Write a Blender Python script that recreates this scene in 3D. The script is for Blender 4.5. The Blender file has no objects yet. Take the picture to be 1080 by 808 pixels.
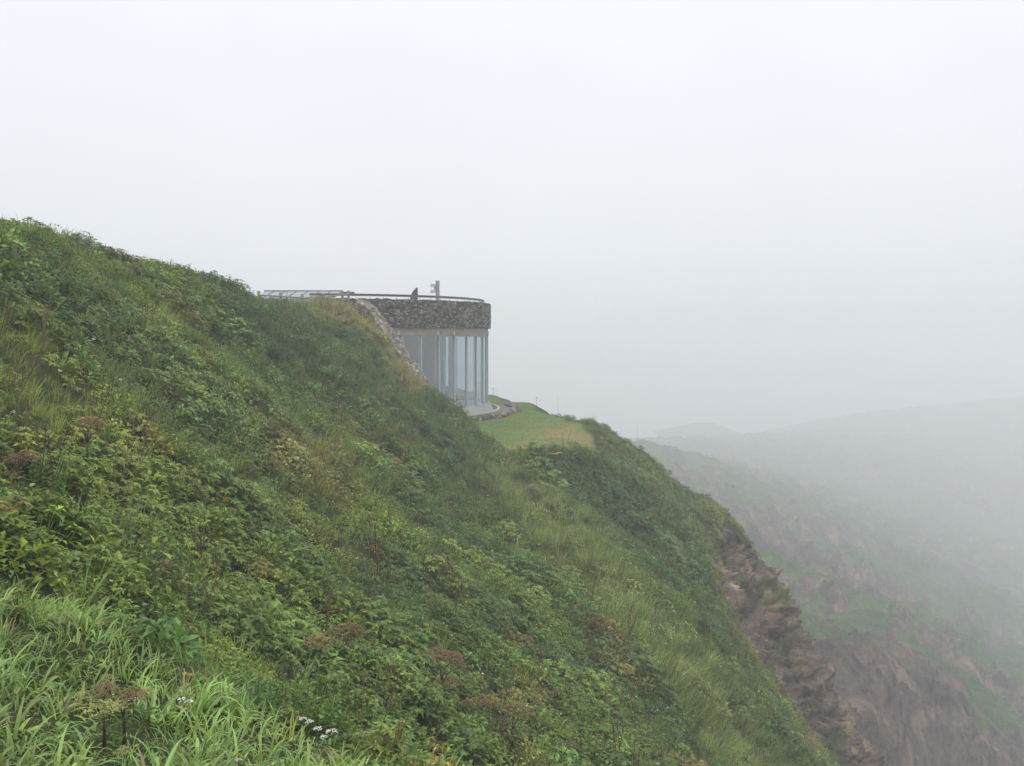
import bpy, bmesh, math, random
import numpy as np
from mathutils import Vector, Matrix

rng = np.random.default_rng(11)
random.seed(5)
R = math.radians
scene = bpy.context.scene
COL = scene.collection
F, HZ, W0, H0 = 1000.0, 355.0, 1080, 808
PITCH = math.atan((H0 / 2 - HZ) / F)
CP, SP = math.cos(PITCH), math.sin(PITCH)

def P(u, v, d):
    a, b = (u - W0 / 2) / F, (H0 / 2 - v) / F
    dy, dz = CP + b * SP, -SP + b * CP
    k = d / dy
    return (a * k, d, dz * k)

def proj(x, y, z):
    fw = y * CP - z * SP
    up = y * SP + z * CP
    fw = np.where(np.abs(fw) < 1e-3, 1e-3, fw)
    return W0 / 2 + F * x / fw, H0 / 2 - F * up / fw, fw

# ------------------------------------------------------------------ noise
def _h(ix, iy, iz, s):
    n = (ix.astype(np.int64) * 374761393 + iy.astype(np.int64) * 668265263 + iz.astype(np.int64) * 2147483647 + s * 974634541) & 0xFFFFFFFF
    n = ((n ^ (n >> 13)) * 1274126177) & 0xFFFFFFFF
    n = n ^ (n >> 16)
    return (n & 0xFFFFFF) / float(0xFFFFFF)

def vnoise(x, y, z=None, s=0):
    x = np.asarray(x, float); y = np.asarray(y, float)
    z = np.zeros_like(x) if z is None else np.asarray(z, float)
    x0, y0, z0 = np.floor(x), np.floor(y), np.floor(z)
    fx, fy, fz = x - x0, y - y0, z - z0
    fx, fy, fz = [t * t * (3 - 2 * t) for t in (fx, fy, fz)]
    r = 0
    for i in (0, 1):
        for j in (0, 1):
            for k in (0, 1):
                w = (fx if i else 1 - fx) * (fy if j else 1 - fy) * (fz if k else 1 - fz)
                r = r + w * _h(x0 + i, y0 + j, z0 + k, s)
    return r * 2 - 1

def fbm(x, y, z=None, octv=4, s=0, gain=.5):
    a, t, f = 1., 0., 1.
    for o in range(octv):
        t = t + a * vnoise(np.asarray(x) * f + 17.3 * o, np.asarray(y) * f + 5.1 * o, None if z is None else np.asarray(z) * f, s + o)
        a *= gain; f *= 2.03
    return t

def worley(x, y, z, s=0):
    ci, cj, ck = np.floor(x), np.floor(y), np.floor(z)
    f1 = np.full(x.shape, 9.); f2 = f1.copy(); idv = np.zeros(x.shape)
    for di in (-1, 0, 1):
        for dj in (-1, 0, 1):
            for dk in (-1, 0, 1):
                a, b, c = ci + di, cj + dj, ck + dk
                d = np.sqrt((x - a - _h(a, b, c, s)) ** 2 + (y - b - _h(a, b, c, s + 1)) ** 2 + (z - c - _h(a, b, c, s + 2)) ** 2)
                q = d < f1
                f2 = np.where(q, f1, np.minimum(f2, d)); idv = np.where(q, _h(a, b, c, s + 3), idv); f1 = np.where(q, d, f1)
    return idv, f2 - f1

def sstep(a, b, x):
    t = np.clip((x - a) / (b - a), 0, 1)
    return t * t * (3 - 2 * t)

# ------------------------------------------------------------------ object helpers
def put(o, parent=None):
    COL.objects.link(o)
    if parent is not None:
        o.parent = parent
    return o

def tag(o, label=None, cat=None, group=None, kind=None):
    if label: o['label'] = label
    if cat: o['category'] = cat
    if group: o['group'] = group
    if kind: o['kind'] = kind
    return o

def thing(name, label, cat, loc=(0, 0, 0), rz=0, group=None):
    o = bpy.data.objects.new(name, None)
    o.empty_display_size = .2
    o.location = loc; o.rotation_euler = (0, 0, rz)
    COL.objects.link(o)
    return tag(o, label, cat, group)

def mesh_np(name, verts, faces, mat=None, smooth=False):
    """verts (n,3); faces: (m,k) array or list of index tuples"""
    me = bpy.data.meshes.new(name)
    if isinstance(faces, np.ndarray):
        m, k = faces.shape
        me.vertices.add(len(verts)); me.vertices.foreach_set('co', np.asarray(verts, np.float32).ravel())
        me.loops.add(m * k); me.loops.foreach_set('vertex_index', faces.astype(np.int32).ravel())
        me.polygons.add(m)
        me.polygons.foreach_set('loop_start', np.arange(0, m * k, k, dtype=np.int32))
        me.update(calc_edges=True)
    else:
        me.from_pydata([tuple(v) for v in verts], [], [tuple(f) for f in faces])
        me.update()
    if smooth:
        me.polygons.foreach_set('use_smooth', np.ones(len(me.polygons), bool))
    if mat: me.materials.append(mat)
    return me

def obj(name, me, parent=None):
    return put(bpy.data.objects.new(name, me), parent)

class MB:
    def __init__(s): s.v, s.f = [], []
    def add(s, vs, fs):
        n = len(s.v); s.v += [tuple(v) for v in vs]; s.f += [tuple(i + n for i in f) for f in fs]
    def box(s, c, size, rz=0, taper=1.0, M=None):
        hx, hy, hz = [q / 2 for q in size]
        vs = []
        for z, t in ((-hz, 1), (hz, taper)):
            for x, y in ((-hx, -hy), (hx, -hy), (hx, hy), (-hx, hy)):
                p = Vector((x * t, y * t, z))
                if M is not None: p = M @ p
                else: p = Matrix.Rotation(rz, 3, 'Z') @ p
                vs.append(p + Vector(c))
        s.add(vs, [(0, 3, 2, 1), (4, 5, 6, 7), (0, 1, 5, 4), (1, 2, 6, 5), (2, 3, 7, 6), (3, 0, 4, 7)])
    def tube(s, pts, rad, n=8, cap=True):
        pts = [Vector(p) for p in pts]
        rads = rad if isinstance(rad, (list, tuple)) else [rad] * len(pts)
        vs, fs = [], []
        for i, p in enumerate(pts):
            a = pts[max(i - 1, 0)]; b = pts[min(i + 1, len(pts) - 1)]
            t = (b - a).normalized()
            up = Vector((0, 0, 1)) if abs(t.z) < .95 else Vector((1, 0, 0))
            x = t.cross(up).normalized(); y = x.cross(t)
            for k in range(n):
                an = 2 * math.pi * k / n
                vs.append(p + (x * math.cos(an) + y * math.sin(an)) * rads[i])
        for i in range(len(pts) - 1):
            for k in range(n):
                fs.append((i * n + k, i * n + (k + 1) % n, (i + 1) * n + (k + 1) % n, (i + 1) * n + k))
        if cap:
            fs.append(tuple(range(n))[::-1]); fs.append(tuple(range((len(pts) - 1) * n, len(pts) * n)))
        s.add(vs, fs)
    def build(s, name, mat, parent=None, smooth=False, bevel=0):
        me = mesh_np(name, s.v, s.f, mat, smooth)
        if bevel:
            bm = bmesh.new(); bm.from_mesh(me)
            bmesh.ops.bevel(bm, geom=[e for e in bm.edges if e.is_manifold and e.calc_face_angle(0) > .6], offset=bevel, segments=2, affect='EDGES', profile=.5)
            bm.to_mesh(me); bm.free()
        return obj(name, me, parent)

# ------------------------------------------------------------------ materials
def mat_new(name):
    m = bpy.data.materials.new(name); m.use_nodes = True
    nt = m.node_tree
    b = nt.nodes['Principled BSDF']
    return m, nt, b

def N(nt, t, **kw):
    n = nt.nodes.new(t)
    for k, v in kw.items():
        if k.startswith('i_'):
            n.inputs[k[2:]].default_value = v
        else:
            setattr(n, k, v)
    return n

def ramp(nt, fac, stops, interp='LINEAR'):
    n = nt.nodes.new('ShaderNodeValToRGB'); n.color_ramp.interpolation = interp
    el = n.color_ramp.elements
    while len(el) < len(stops): el.new(.5)
    for e, (p, c) in zip(el, stops):
        e.position = p; e.color = (*c, 1)
    if fac is not None: nt.links.new(fac, n.inputs[0])
    return n

def mixc(nt, fac, a, b, blend='MIX'):
    n = nt.nodes.new('ShaderNodeMix'); n.data_type = 'RGBA'; n.blend_type = blend
    for s, v in ((n.inputs[0], fac), (n.inputs[6], a), (n.inputs[7], b)):
        if hasattr(v, 'is_output'): nt.links.new(v, s)
        else: s.default_value = v if not isinstance(v, tuple) else (*v, 1)[:4]
    return n.outputs[2]

def noise(nt, scale, detail=5, rough=.55, vec=None, dist=0):
    n = N(nt, 'ShaderNodeTexNoise'); n.inputs['Scale'].default_value = scale
    n.inputs['Detail'].default_value = detail; n.inputs['Roughness'].default_value = rough; n.inputs['Distortion'].default_value = dist
    if vec is not None: nt.links.new(vec, n.inputs['Vector'])
    return n.outputs['Fac']

def simple(name, col, rough=.6, var=.25, scale=6, metal=0, bump=.0, spec=.4):
    m, nt, b = mat_new(name)
    tc = N(nt, 'ShaderNodeTexCoord').outputs['Object']
    f = noise(nt, scale, 6, .6, tc)
    r = ramp(nt, f, [(.3, tuple(c * (1 - var) for c in col)), (.7, tuple(min(1, c * (1 + var)) for c in col))])
    nt.links.new(r.outputs[0], b.inputs['Base Color'])
    b.inputs['Roughness'].default_value = rough; b.inputs['Metallic'].default_value = metal
    b.inputs['Specular IOR Level'].default_value = spec
    if bump:
        bp = N(nt, 'ShaderNodeBump'); bp.inputs['Strength'].default_value = bump; bp.inputs['Distance'].default_value = .03
        nt.links.new(noise(nt, scale * 5, 6, .6, tc), bp.inputs['Height']); nt.links.new(bp.outputs[0], b.inputs['Normal'])
    return m

def leaf_mat(name, col=None, transl=.3, isl=.45, rough=.55, spec=.25):
    """col None: tint read per instance; a per leaf spread on top"""
    m, nt, b = mat_new(name)
    g = N(nt, 'ShaderNodeNewGeometry')
    rr = ramp(nt, g.outputs['Random Per Island'], [(0, (1 - isl,) * 3), (.55, (1, 1, 1)), (1, (1 + isl * .9, 1 + isl * .85, 1 + isl * .5))])
    if col is None:
        a = N(nt, 'ShaderNodeAttribute', attribute_name='tint', attribute_type='INSTANCER'); c = a.outputs['Color']
    else:
        tc = N(nt, 'ShaderNodeTexCoord').outputs['Object']
        c = ramp(nt, noise(nt, 9, 3, .6, tc), [(.3, tuple(q * .75 for q in col)), (.7, tuple(q * 1.25 for q in col))]).outputs[0]
    cc = mixc(nt, 1.0, c, rr.outputs[0], 'MULTIPLY')
    nt.links.new(cc, b.inputs['Base Color'])
    b.inputs['Roughness'].default_value = rough; b.inputs['Specular IOR Level'].default_value = spec
    tr = N(nt, 'ShaderNodeBsdfTranslucent')
    nt.links.new(mixc(nt, 1.0, cc, (1.25, 1.2, .6), 'MULTIPLY'), tr.inputs['Color'])
    mx = N(nt, 'ShaderNodeMixShader'); mx.inputs[0].default_value = transl
    nt.links.new(b.outputs[0], mx.inputs[1]); nt.links.new(tr.outputs[0], mx.inputs[2])
    out = [n for n in nt.nodes if n.type == 'OUTPUT_MATERIAL'][0]
    nt.links.new(mx.outputs[0], out.inputs['Surface'])
    return m

LEAF = leaf_mat('leaf_green')
BLADE = leaf_mat('grass_blade', isl=.35)
FLOWER = leaf_mat('flower_petals', isl=.12, transl=.2)

# ------------------------------------------------------------------ near terrain: a surface through surveyed heights
CX, CY, BR = -11.4, 60.0, 10.0
CTRL = [P(*p) for p in [
    # shelf at the viewer's feet, covered in broad bladed grass
    (0, 808, 4.2), (0, 700, 6.0), (200, 808, 4.6), (0, 620, 8.0), (110, 665, 7.3), (200, 722, 6.5), (300, 770, 5.8), (375, 812, 5.2),
    # far wall of the first gully, rising to the plateau edge
    (0, 590, 9.8), (100, 640, 10), (200, 700, 10), (300, 750, 9.6), (400, 808, 9.4),
    (0, 500, 11.5), (0, 400, 14.), (0, 300, 17.5), (0, 247, 20.5), (60, 271, 22.5), (150, 292, 27), (220, 306, 32), (150, 350, 22), (150, 450, 16.5), (150, 550, 13.),
    (270, 321, 36), (270, 400, 28), (270, 500, 20), (270, 600, 15), (270, 690, 11.6),
    (400, 400, 38), (400, 500, 27), (400, 600, 19.5), (400, 700, 14), (330, 345, 41.5), (350, 322, 47.5), (300, 325, 46.3),
    (500, 520, 33), (500, 600, 25), (510, 700, 17.5), (520, 808, 12.8),
    (600, 600, 29), (600, 700, 21.5), (630, 808, 16.5), (700, 720, 24.5), (700, 808, 20), (760, 775, 25.5),
    # crest of the grassy spur
    (400, 350, 47.5), (425, 385, 46), (450, 415, 45), (470, 432, 44), (490, 447, 43), (510, 466, 40.5), (530, 488, 38),
    (594, 535, 35), (633, 566, 33.5), (669, 602, 32), (700, 640, 30.5), (730, 673, 29.5), (768, 720, 28.5), (810, 812, 27),
    # hollow under the lawn and the second spur
    (540, 488, 39), (580, 484, 40), (625, 481, 40.5), (600, 512, 39.5), (640, 540, 40), (680, 570, 40), (700, 600, 39), (720, 640, 38), (760, 660, 37.3), (780, 700, 36), (820, 780, 34.5),
    (624, 465, 46), (657, 489, 46), (706, 524, 45), (738, 560, 44), (738, 598, 42), (756, 650, 40), (790, 692, 39), (824, 752, 37.5), (850, 796, 36.5),
    # bare cliff
    (754, 557, 50), (783, 564, 51.5), (805, 598, 51), (808, 640, 50), (840, 668, 49), (868, 721, 47), (874, 763, 46), (862, 800, 45.),
    (764, 620, 47), (790, 665, 46), (818, 730, 44), (846, 782, 43),
    # lawn
    (520, 414, 78), (560, 425, 66), (600, 440, 55), (622, 453, 47)]]
CTRL += [(-40, -5, 3), (-40, 20, 3.2), (-40, 50, 2.4), (-40, 95, 2.2), (-25, 22, 2.9), (-25, 40, 2.3), (-25, 60, 2.1), (-22, 80, 1.6), (-16, 32, 2.2), (-15.5, 44, 1.95), (-15, 24, 2.7), (-16, 14, 2.6),
         (-12, 8, .9), (-9, 3, -.3), (-15, 2, 1.8), (-8, -4, -.9), (-4, 0, -1.5), (0, 0, -1.72), (-.5, 2.5, -1.85), (0, -6, -1.6), (3, 0, -3.4), (8, 0, -7.4), (16, 0, -15), (32, 0, -31),
         (2, 5, -4.2), (6, 8, -9), (14, 10, -18), (32, 14, -37), (10, 18, -14), (15, 24, -19.5), (24, 20, -29), (21, 33, -24), (32, 32, -37),
         (19, 51, -23), (23, 45, -27), (32, 50, -39), (22, 62, -27), (16, 60, -18.5), (10, 58, -11.5), (6, 60, -8), (3.5, 75, -8), (12, 75, -18), (26, 78, -35), (40, 70, -48), (0, 88, -8), (10, 92, -18),
         (-4.4, 49.5, -3.9), (-2.5, 48, -4.6), (-1, 45, -4.75), (1, 50, -4.7), (-1, 58, -4.7), (-3, 70, -4.6), (-6, 78, -4.2), (-9, 90, -5)]
CT = np.array(CTRL)

def tps_fit(pts, lam=.02):
    n = len(pts); xy = pts[:, :2]
    r = np.hypot(xy[:, None, 0] - xy[None, :, 0], xy[:, None, 1] - xy[None, :, 1])
    K = np.where(r > 0, r * r * np.log(np.maximum(r, 1e-9)), 0) + lam * np.eye(n) * n
    Q = np.c_[np.ones(n), xy]
    A = np.block([[K, Q], [Q.T, np.zeros((3, 3))]])
    s = np.linalg.solve(A, np.r_[pts[:, 2], np.zeros(3)])
    return xy, s[:n], s[n:]

def tps_eval(fit, x, y):
    xy, w, a = fit
    out = np.empty(len(x))
    for i in range(0, len(x), 20000):
        xs, ys = x[i:i + 20000], y[i:i + 20000]
        r2 = (xs[:, None] - xy[None, :, 0]) ** 2 + (ys[:, None] - xy[None, :, 1]) ** 2
        out[i:i + 20000] = (.5 * r2 * np.log(np.maximum(r2, 1e-12))) @ w + a[0] + a[1] * xs + a[2] * ys
    return out

FIT = tps_fit(CT)
LAWN = np.array([(-.6, 38.9), (1.4, 38.8), (3.3, 40.0), (3.9, 43), (3.9, 47), (3.2, 55), (1.2, 66), (-1.8, 78), (-8, 80), (-14, 74), (-14, 56), (-5.5, 50.6), (-3.3, 47), (-1.6, 42)])

def poly_sd(x, y, poly):
    d = np.full(len(x), 1e9); ins = np.zeros(len(x), bool)
    n = len(poly)
    for i in range(n):
        ax, ay = poly[i]; bx, by = poly[(i + 1) % n]
        ex, ey = bx - ax, by - ay
        t = np.clip(((x - ax) * ex + (y - ay) * ey) / (ex * ex + ey * ey), 0, 1)
        d = np.minimum(d, np.hypot(x - ax - t * ex, y - ay - t * ey))
        c = ((ay > y) != (by > y)) & (x < (bx - ax) * (y - ay) / (by - ay + 1e-12) + ax)
        ins ^= c
    return np.where(ins, d, -d)        # positive inside

CLIFF = np.array([P(*p)[:2] for p in [(741, 560, 47), (756, 549, 50.5), (788, 553, 52)]] + [(16, 56), (19.5, 50), (19, 44), (16.5, 41.5)] + [P(*p)[:2] for p in [(856, 800, 40.2), (824, 742, 40.4), (792, 690, 41.0), (758, 650, 42.3), (742, 600, 43.6)]])

def base_height(x, y):
    z = tps_eval(FIT, x, y)
    lw = sstep(-.5, .9, poly_sd(x, y, LAWN))
    z = z * (1 - lw) + (-4.72 + .05 * np.sin(x * .8)) * lw
    # lumpy ground away from the lawn
    amp = (1 - lw) * sstep(0, 8, np.hypot(x + .5, y - 1.5))
    near_plat = sstep(-13, -10, x)
    z = z + amp * (fbm(x * .55, y * .55, octv=4, s=3) * .22 + fbm(x * .18, y * .18, octv=2, s=9) * .22 * near_plat)
    rb = np.hypot(x - CX, y - CY)
    z = np.where(rb < 9.9, np.minimum(z, -5.0), z)
    return z

def grid_mesh(xs, ys, zfun, keep=None):
    X, Y = np.meshgrid(xs, ys)
    x, y = X.ravel(), Y.ravel()
    z = zfun(x, y)
    nx, ny = len(xs), len(ys)
    i = np.arange(nx * ny).reshape(ny, nx)
    fs = np.stack([i[:-1, :-1], i[:-1, 1:], i[1:, 1:], i[1:, :-1]], -1).reshape(-1, 4)
    if keep is not None:
        k = keep(x, y)
        fs = fs[k[fs].any(1)]
    return np.c_[x, y, z], fs

xs = np.arange(-42, 30.01, .26); ys = np.arange(-7, 95.01, .26)
V, Fc = grid_mesh(xs, ys, base_height, lambda x, y: poly_sd(x, y, CLIFF) < .25)

def soil_mat():
    m, nt, b = mat_new('hillside_soil')
    tc = N(nt, 'ShaderNodeTexCoord').outputs['Object']
    a = N(nt, 'ShaderNodeAttribute', attribute_name='lawn').outputs['Fac']
    soil = ramp(nt, noise(nt, 1.1, 8, .65, tc), [(.3, (.022, .028, .010)), (.5, (.035, .052, .014)), (.72, (.07, .06, .026))]).outputs[0]
    lawn = ramp(nt, noise(nt, .55, 7, .62, tc), [(.3, (.075, .13, .03)), (.55, (.11, .165, .042)), (.75, (.16, .16, .06))]).outputs[0]
    fine = ramp(nt, noise(nt, 26, 4, .7, tc), [(.3, (.6, .6, .6)), (.7, (1.3, 1.3, 1.25))]).outputs[0]
    dry = N(nt, 'ShaderNodeAttribute', attribute_name='dry').outputs['Fac']
    lawn = mixc(nt, dry, lawn, (.25, .175, .085))
    c = mixc(nt, 1.0, mixc(nt, a, soil, lawn), fine, 'MULTIPLY')
    nt.links.new(c, b.inputs['Base Color']); b.inputs['Roughness'].default_value = .95; b.inputs['Specular IOR Level'].default_value = .1
    bp = N(nt, 'ShaderNodeBump'); bp.inputs['Strength'].default_value = .6; bp.inputs['Distance'].default_value = .04
    nt.links.new(noise(nt, 18, 5, .7, tc), bp.inputs['Height']); nt.links.new(bp.outputs[0], b.inputs['Normal'])
    return m

me = mesh_np('hillside', V, Fc, soil_mat(), True)
lw = sstep(-.05, .3, poly_sd(V[:, 0], V[:, 1], LAWN) - .55 * sstep(42.5, 40.5, V[:, 1]) + .15 * fbm(V[:, 0] * 1.3, V[:, 1] * 1.3, octv=3, s=40))
def dryness(x, y):
    return np.clip(np.exp(-(((x - 2.4) / 2.0) ** 2 + ((y - 43.) / 3.6) ** 2)) * 1.5 + np.exp(-(((x - .6) / 1.6) ** 2 + ((y - 39.6) / .9) ** 2)) * .9
                   + .5 * np.exp(-(((x - 2.8) / 1.6) ** 2 + ((y - 48.) / 4.0) ** 2)), 0, 1) * (.55 + .6 * np.clip(fbm(x * .9, y * .7, octv=4, s=71), -.6, .8))
for nm, val in (('lawn', lw), ('dry', np.clip(dryness(V[:, 0], V[:, 1]), 0, 1))):
    at = me.attributes.new(nm, 'FLOAT', 'POINT'); at.data.foreach_set('value', val.astype(np.float32))
tag(obj('hillside', me), kind='structure')

# ---- bare rock cliff: same surface, broken up along its normals
def rock_mat(name, tone=1.0, green=.0):
    m, nt, b = mat_new(name)
    tc = N(nt, 'ShaderNodeTexCoord').outputs['Object']
    mp = N(nt, 'ShaderNodeMapping'); nt.links.new(tc, mp.inputs[0]); mp.inputs['Scale'].default_value = (1, 1, 2.2); mp.inputs['Rotation'].default_value = (.5, .35, 0)
    base = ramp(nt, noise(nt, .55, 9, .68, mp.outputs[0], .6), [(.3, (.034 * tone, .027 * tone, .024 * tone)), (.45, (.088 * tone, .069 * tone, .056 * tone)), (.57, (.15 * tone, .113 * tone, .085 * tone)), (.72, (.38 * tone, .28 * tone, .18 * tone))]).outputs[0]
    vo = N(nt, 'ShaderNodeTexVoronoi'); vo.feature = 'DISTANCE_TO_EDGE'; vo.inputs['Scale'].default_value = 2.2
    nt.links.new(mp.outputs[0], vo.inputs['Vector'])
    cr = ramp(nt, vo.outputs['Distance'], [(0, (.55, .52, .5)), (.06, (1, 1, 1))]).outputs[0]
    c = mixc(nt, .6, base, cr, 'MULTIPLY')
    fine = ramp(nt, noise(nt, 9, 8, .78, tc), [(.32, (.45, .45, .47)), (.68, (1.5, 1.45, 1.4))]).outputs[0]
    c = mixc(nt, 1.0, c, fine, 'MULTIPLY')
    ga = N(nt, 'ShaderNodeAttribute', attribute_name='moss').outputs['Fac']
    mossc = ramp(nt, noise(nt, 3, 6, .65, tc), [(.3, (.035, .05, .015)), (.7, (.1, .11, .035))]).outputs[0]
    c = mixc(nt, ga, c, mossc)
    nt.links.new(c, b.inputs['Base Color']); b.inputs['Roughness'].default_value = .9; b.inputs['Specular IOR Level'].default_value = .2
    bp = N(nt, 'ShaderNodeBump'); bp.inputs['Strength'].default_value = .9; bp.inputs['Distance'].default_value = .12
    nt.links.new(noise(nt, 5, 8, .7, mp.outputs[0]), bp.inputs['Height']); nt.links.new(bp.outputs[0], b.inputs['Normal'])
    return m

def grad(zf, x, y, e=.15):
    zx = (zf(x + e, y) - zf(x - e, y)) / (2 * e); zy = (zf(x, y + e) - zf(x, y - e)) / (2 * e)
    n = np.c_[-zx, -zy, np.ones(len(x))]
    return n / np.linalg.norm(n, axis=1, keepdims=True)

cx_, cy_ = np.arange(7, 21, .06), np.arange(38, 57, .06)
Vc, Fcc = grid_mesh(cx_, cy_, base_height, lambda x, y: poly_sd(x, y, CLIFF) > -.35)
sdc = poly_sd(Vc[:, 0], Vc[:, 1], CLIFF)
nc = grad(base_height, Vc[:, 0], Vc[:, 1], .4)
s_ = sstep(-.2, 1.0, sdc)
px, py, pz = Vc.T
# strata tilted with the coast, blocky ledges
q = pz * .95 + px * .35 - py * .18
led = fbm(px * .35, py * .35, pz * .8, 4, 21)
blk = np.abs(fbm(px * .9, py * .9, q * 1.5, 4, 31, .55))
step_ = (q * 1.3 + led) % 1.0
disp = led * .75 + blk * -.9 + .35 + (sstep(0, .25, step_) - step_) * .2 - np.abs(fbm(px * 2.2, py * 2.2, q * 3.2, 5, 51, .62)) * .42 + fbm(px * 6, py * 6, pz * 6, 3, 57, .6) * .10
wx, wy, wz = px + .25 * vnoise(px * 2, py * 2, pz * 2, 5), py + .25 * vnoise(px * 2 + 9, py * 2, pz * 2, 6), q + .2 * vnoise(px * 2, py * 2 + 5, pz * 2, 7)
w1, e1 = worley(wx * .75, wy * .75, wz * 1.3, 401); w2, e2 = worley(wx * 2.0, wy * 2.0, wz * 3.4, 411)
disp = disp + (w1 - .5) * .5 - .26 * (1 - sstep(0, .14, e1)) + (w2 - .5) * .26 - .10 * (1 - sstep(0, .14, e2))
Vc = Vc + nc * (disp * s_)[:, None] * .8
Vc[:, 2] += -.06 * (1 - s_)
used = np.unique(Fcc)
remap = -np.ones(len(Vc), int); remap[used] = np.arange(len(used))
mec = mesh_np('cliff', Vc[used], remap[Fcc], rock_mat('cliff_rock', 1.22), False)
moss = np.clip(sstep(.1, .5, fbm(px * .5, py * .5, pz * .5, 4, 61) + (1 - s_) * .9 - .1), 0, 1)
at = mec.attributes.new('moss', 'FLOAT', 'POINT'); at.data.foreach_set('value', moss[used].astype(np.float32))
tag(obj('cliff', mec), kind='structure')

# ------------------------------------------------------------------ far headland and sea
SEA_Z = -140.0
FCT = np.array([P(*p) for p in [
    (660, 468, 290), (700, 466, 500), (735, 464, 660), (790, 461, 700), (840, 450, 780), (900, 438, 830), (980, 430, 860), (1080, 420, 880), (1200, 412, 900),
    (690, 500, 215), (720, 540, 170), (760, 520, 225), (800, 560, 178), (850, 600, 155), (840, 540, 240), (880, 650, 104), (900, 690, 84), (930, 745, 74), (960, 805, 68), (900, 780, 64),
    (900, 520, 390), (1000, 500, 500), (1070, 550, 430), (1000, 600, 280), (940, 600, 210), (930, 660, 118), (1070, 640, 240), (1000, 560, 360), (1000, 650, 185), (940, 560, 300), (1070, 700, 160), (1070, 480, 600), (1070, 790, 100), (1000, 720, 104), (1000, 805, 80), (1150, 800, 115), (1200, 620, 360)]]
    + [(14, 72, -24), (30, 70, -40), (10, 100, -22), (25, 110, -30), (0, 120, -14), (-40, 120, -2), (-60, 200, -14), (-20, 260, -28), (20, 200, -32), (60, 62, -62), (120, 70, -125), (-120, 300, -30), (0, 420, -50), (-100, 600, -85), (60, 720, -98), (220, 1000, -130), (-100, 1000, -130),
       (200, 1300, -139), (900, 1600, -150), (1300, 1400, -150), (300, 200, -139), (700, 500, -139), (150, 110, -130)])
FFIT = tps_fit(FCT, .5)
def far_height(x, y):
    z = tps_eval(FFIT, x, y)
    d = np.hypot(x, y)
    slopey = sstep(-22, -34, z) * sstep(16, 34, x)
    k = np.clip(d / 200, .35, 2.2)
    u = (x * .8 + y * .25)
    v_ = (-x * .25 + y * .8)
    rid = 1 - np.abs(fbm(u / 26, v_ / 11, octv=5, s=81, gain=.55))
    z = z + (rid - .75) * 9.0 * np.minimum(k, 1.0) * sstep(16, 34, x) * (.25 + .75 * slopey) + fbm(x / 6, y / 6, octv=5, s=91, gain=.6) * 1.1 * np.minimum(k, 1) * (1 - .6 * sstep(150, 350, y))
    return np.maximum(z, SEA_Z - 3)
tt = np.linspace(0, 1, 420); yy = 62 * (1700 / 62) ** tt
ss = np.linspace(-.45, .85, 520)
SS, YY = np.meshgrid(ss, yy); fx, fy = (SS * YY).ravel(), YY.ravel()
fz = far_height(fx, fy)
ii = np.arange(len(fx)).reshape(YY.shape)
Ff = np.stack([ii[:-1, :-1], ii[:-1, 1:], ii[1:, 1:], ii[1:, :-1]], -1).reshape(-1, 4)
# keep clear of the near hill sheet
inn = sstep(30, 20, fx) * sstep(94, 84, fy)
fz = np.where(inn > 0, fz * (1 - inn) + np.minimum(fz, tps_eval(FIT, fx, fy) - 2.5) * inn, fz)
gz = np.gradient(fz.reshape(YY.shape), axis=1) / np.maximum(np.gradient(SS * YY, axis=1), 1e-6)
rockm = np.clip(.46 + .3 * np.clip(np.abs(gz.ravel()) - .9, -1, 1) + .6 * fbm((fx * .8 + fy * .25) / 26, (-fx * .25 + fy * .8) / 9, octv=5, s=101), 0, 1) * sstep(12, 24, fx) * sstep(-16, -28, fz)
rockm = np.clip(rockm + .22 * sstep(135, 75, fy) * sstep(12, 24, fx), 0, 1)
w1, e1 = worley(fx / 3.2 + .3 * vnoise(fx / 2, fy / 2, s=3), fy / 3.2, fz / 2.6, 421); w2, e2 = worley(fx / 1.3, fy / 1.3, fz / 1.1, 431)
fz = fz + sstep(.3, .7, rockm) * ((w1 - .5) * 2.0 - .7 * (1 - sstep(0, .15, e1)) + (w2 - .5) * .8) * np.clip(fy / 130, .6, 1.2) * sstep(240, 110, fy)
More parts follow.
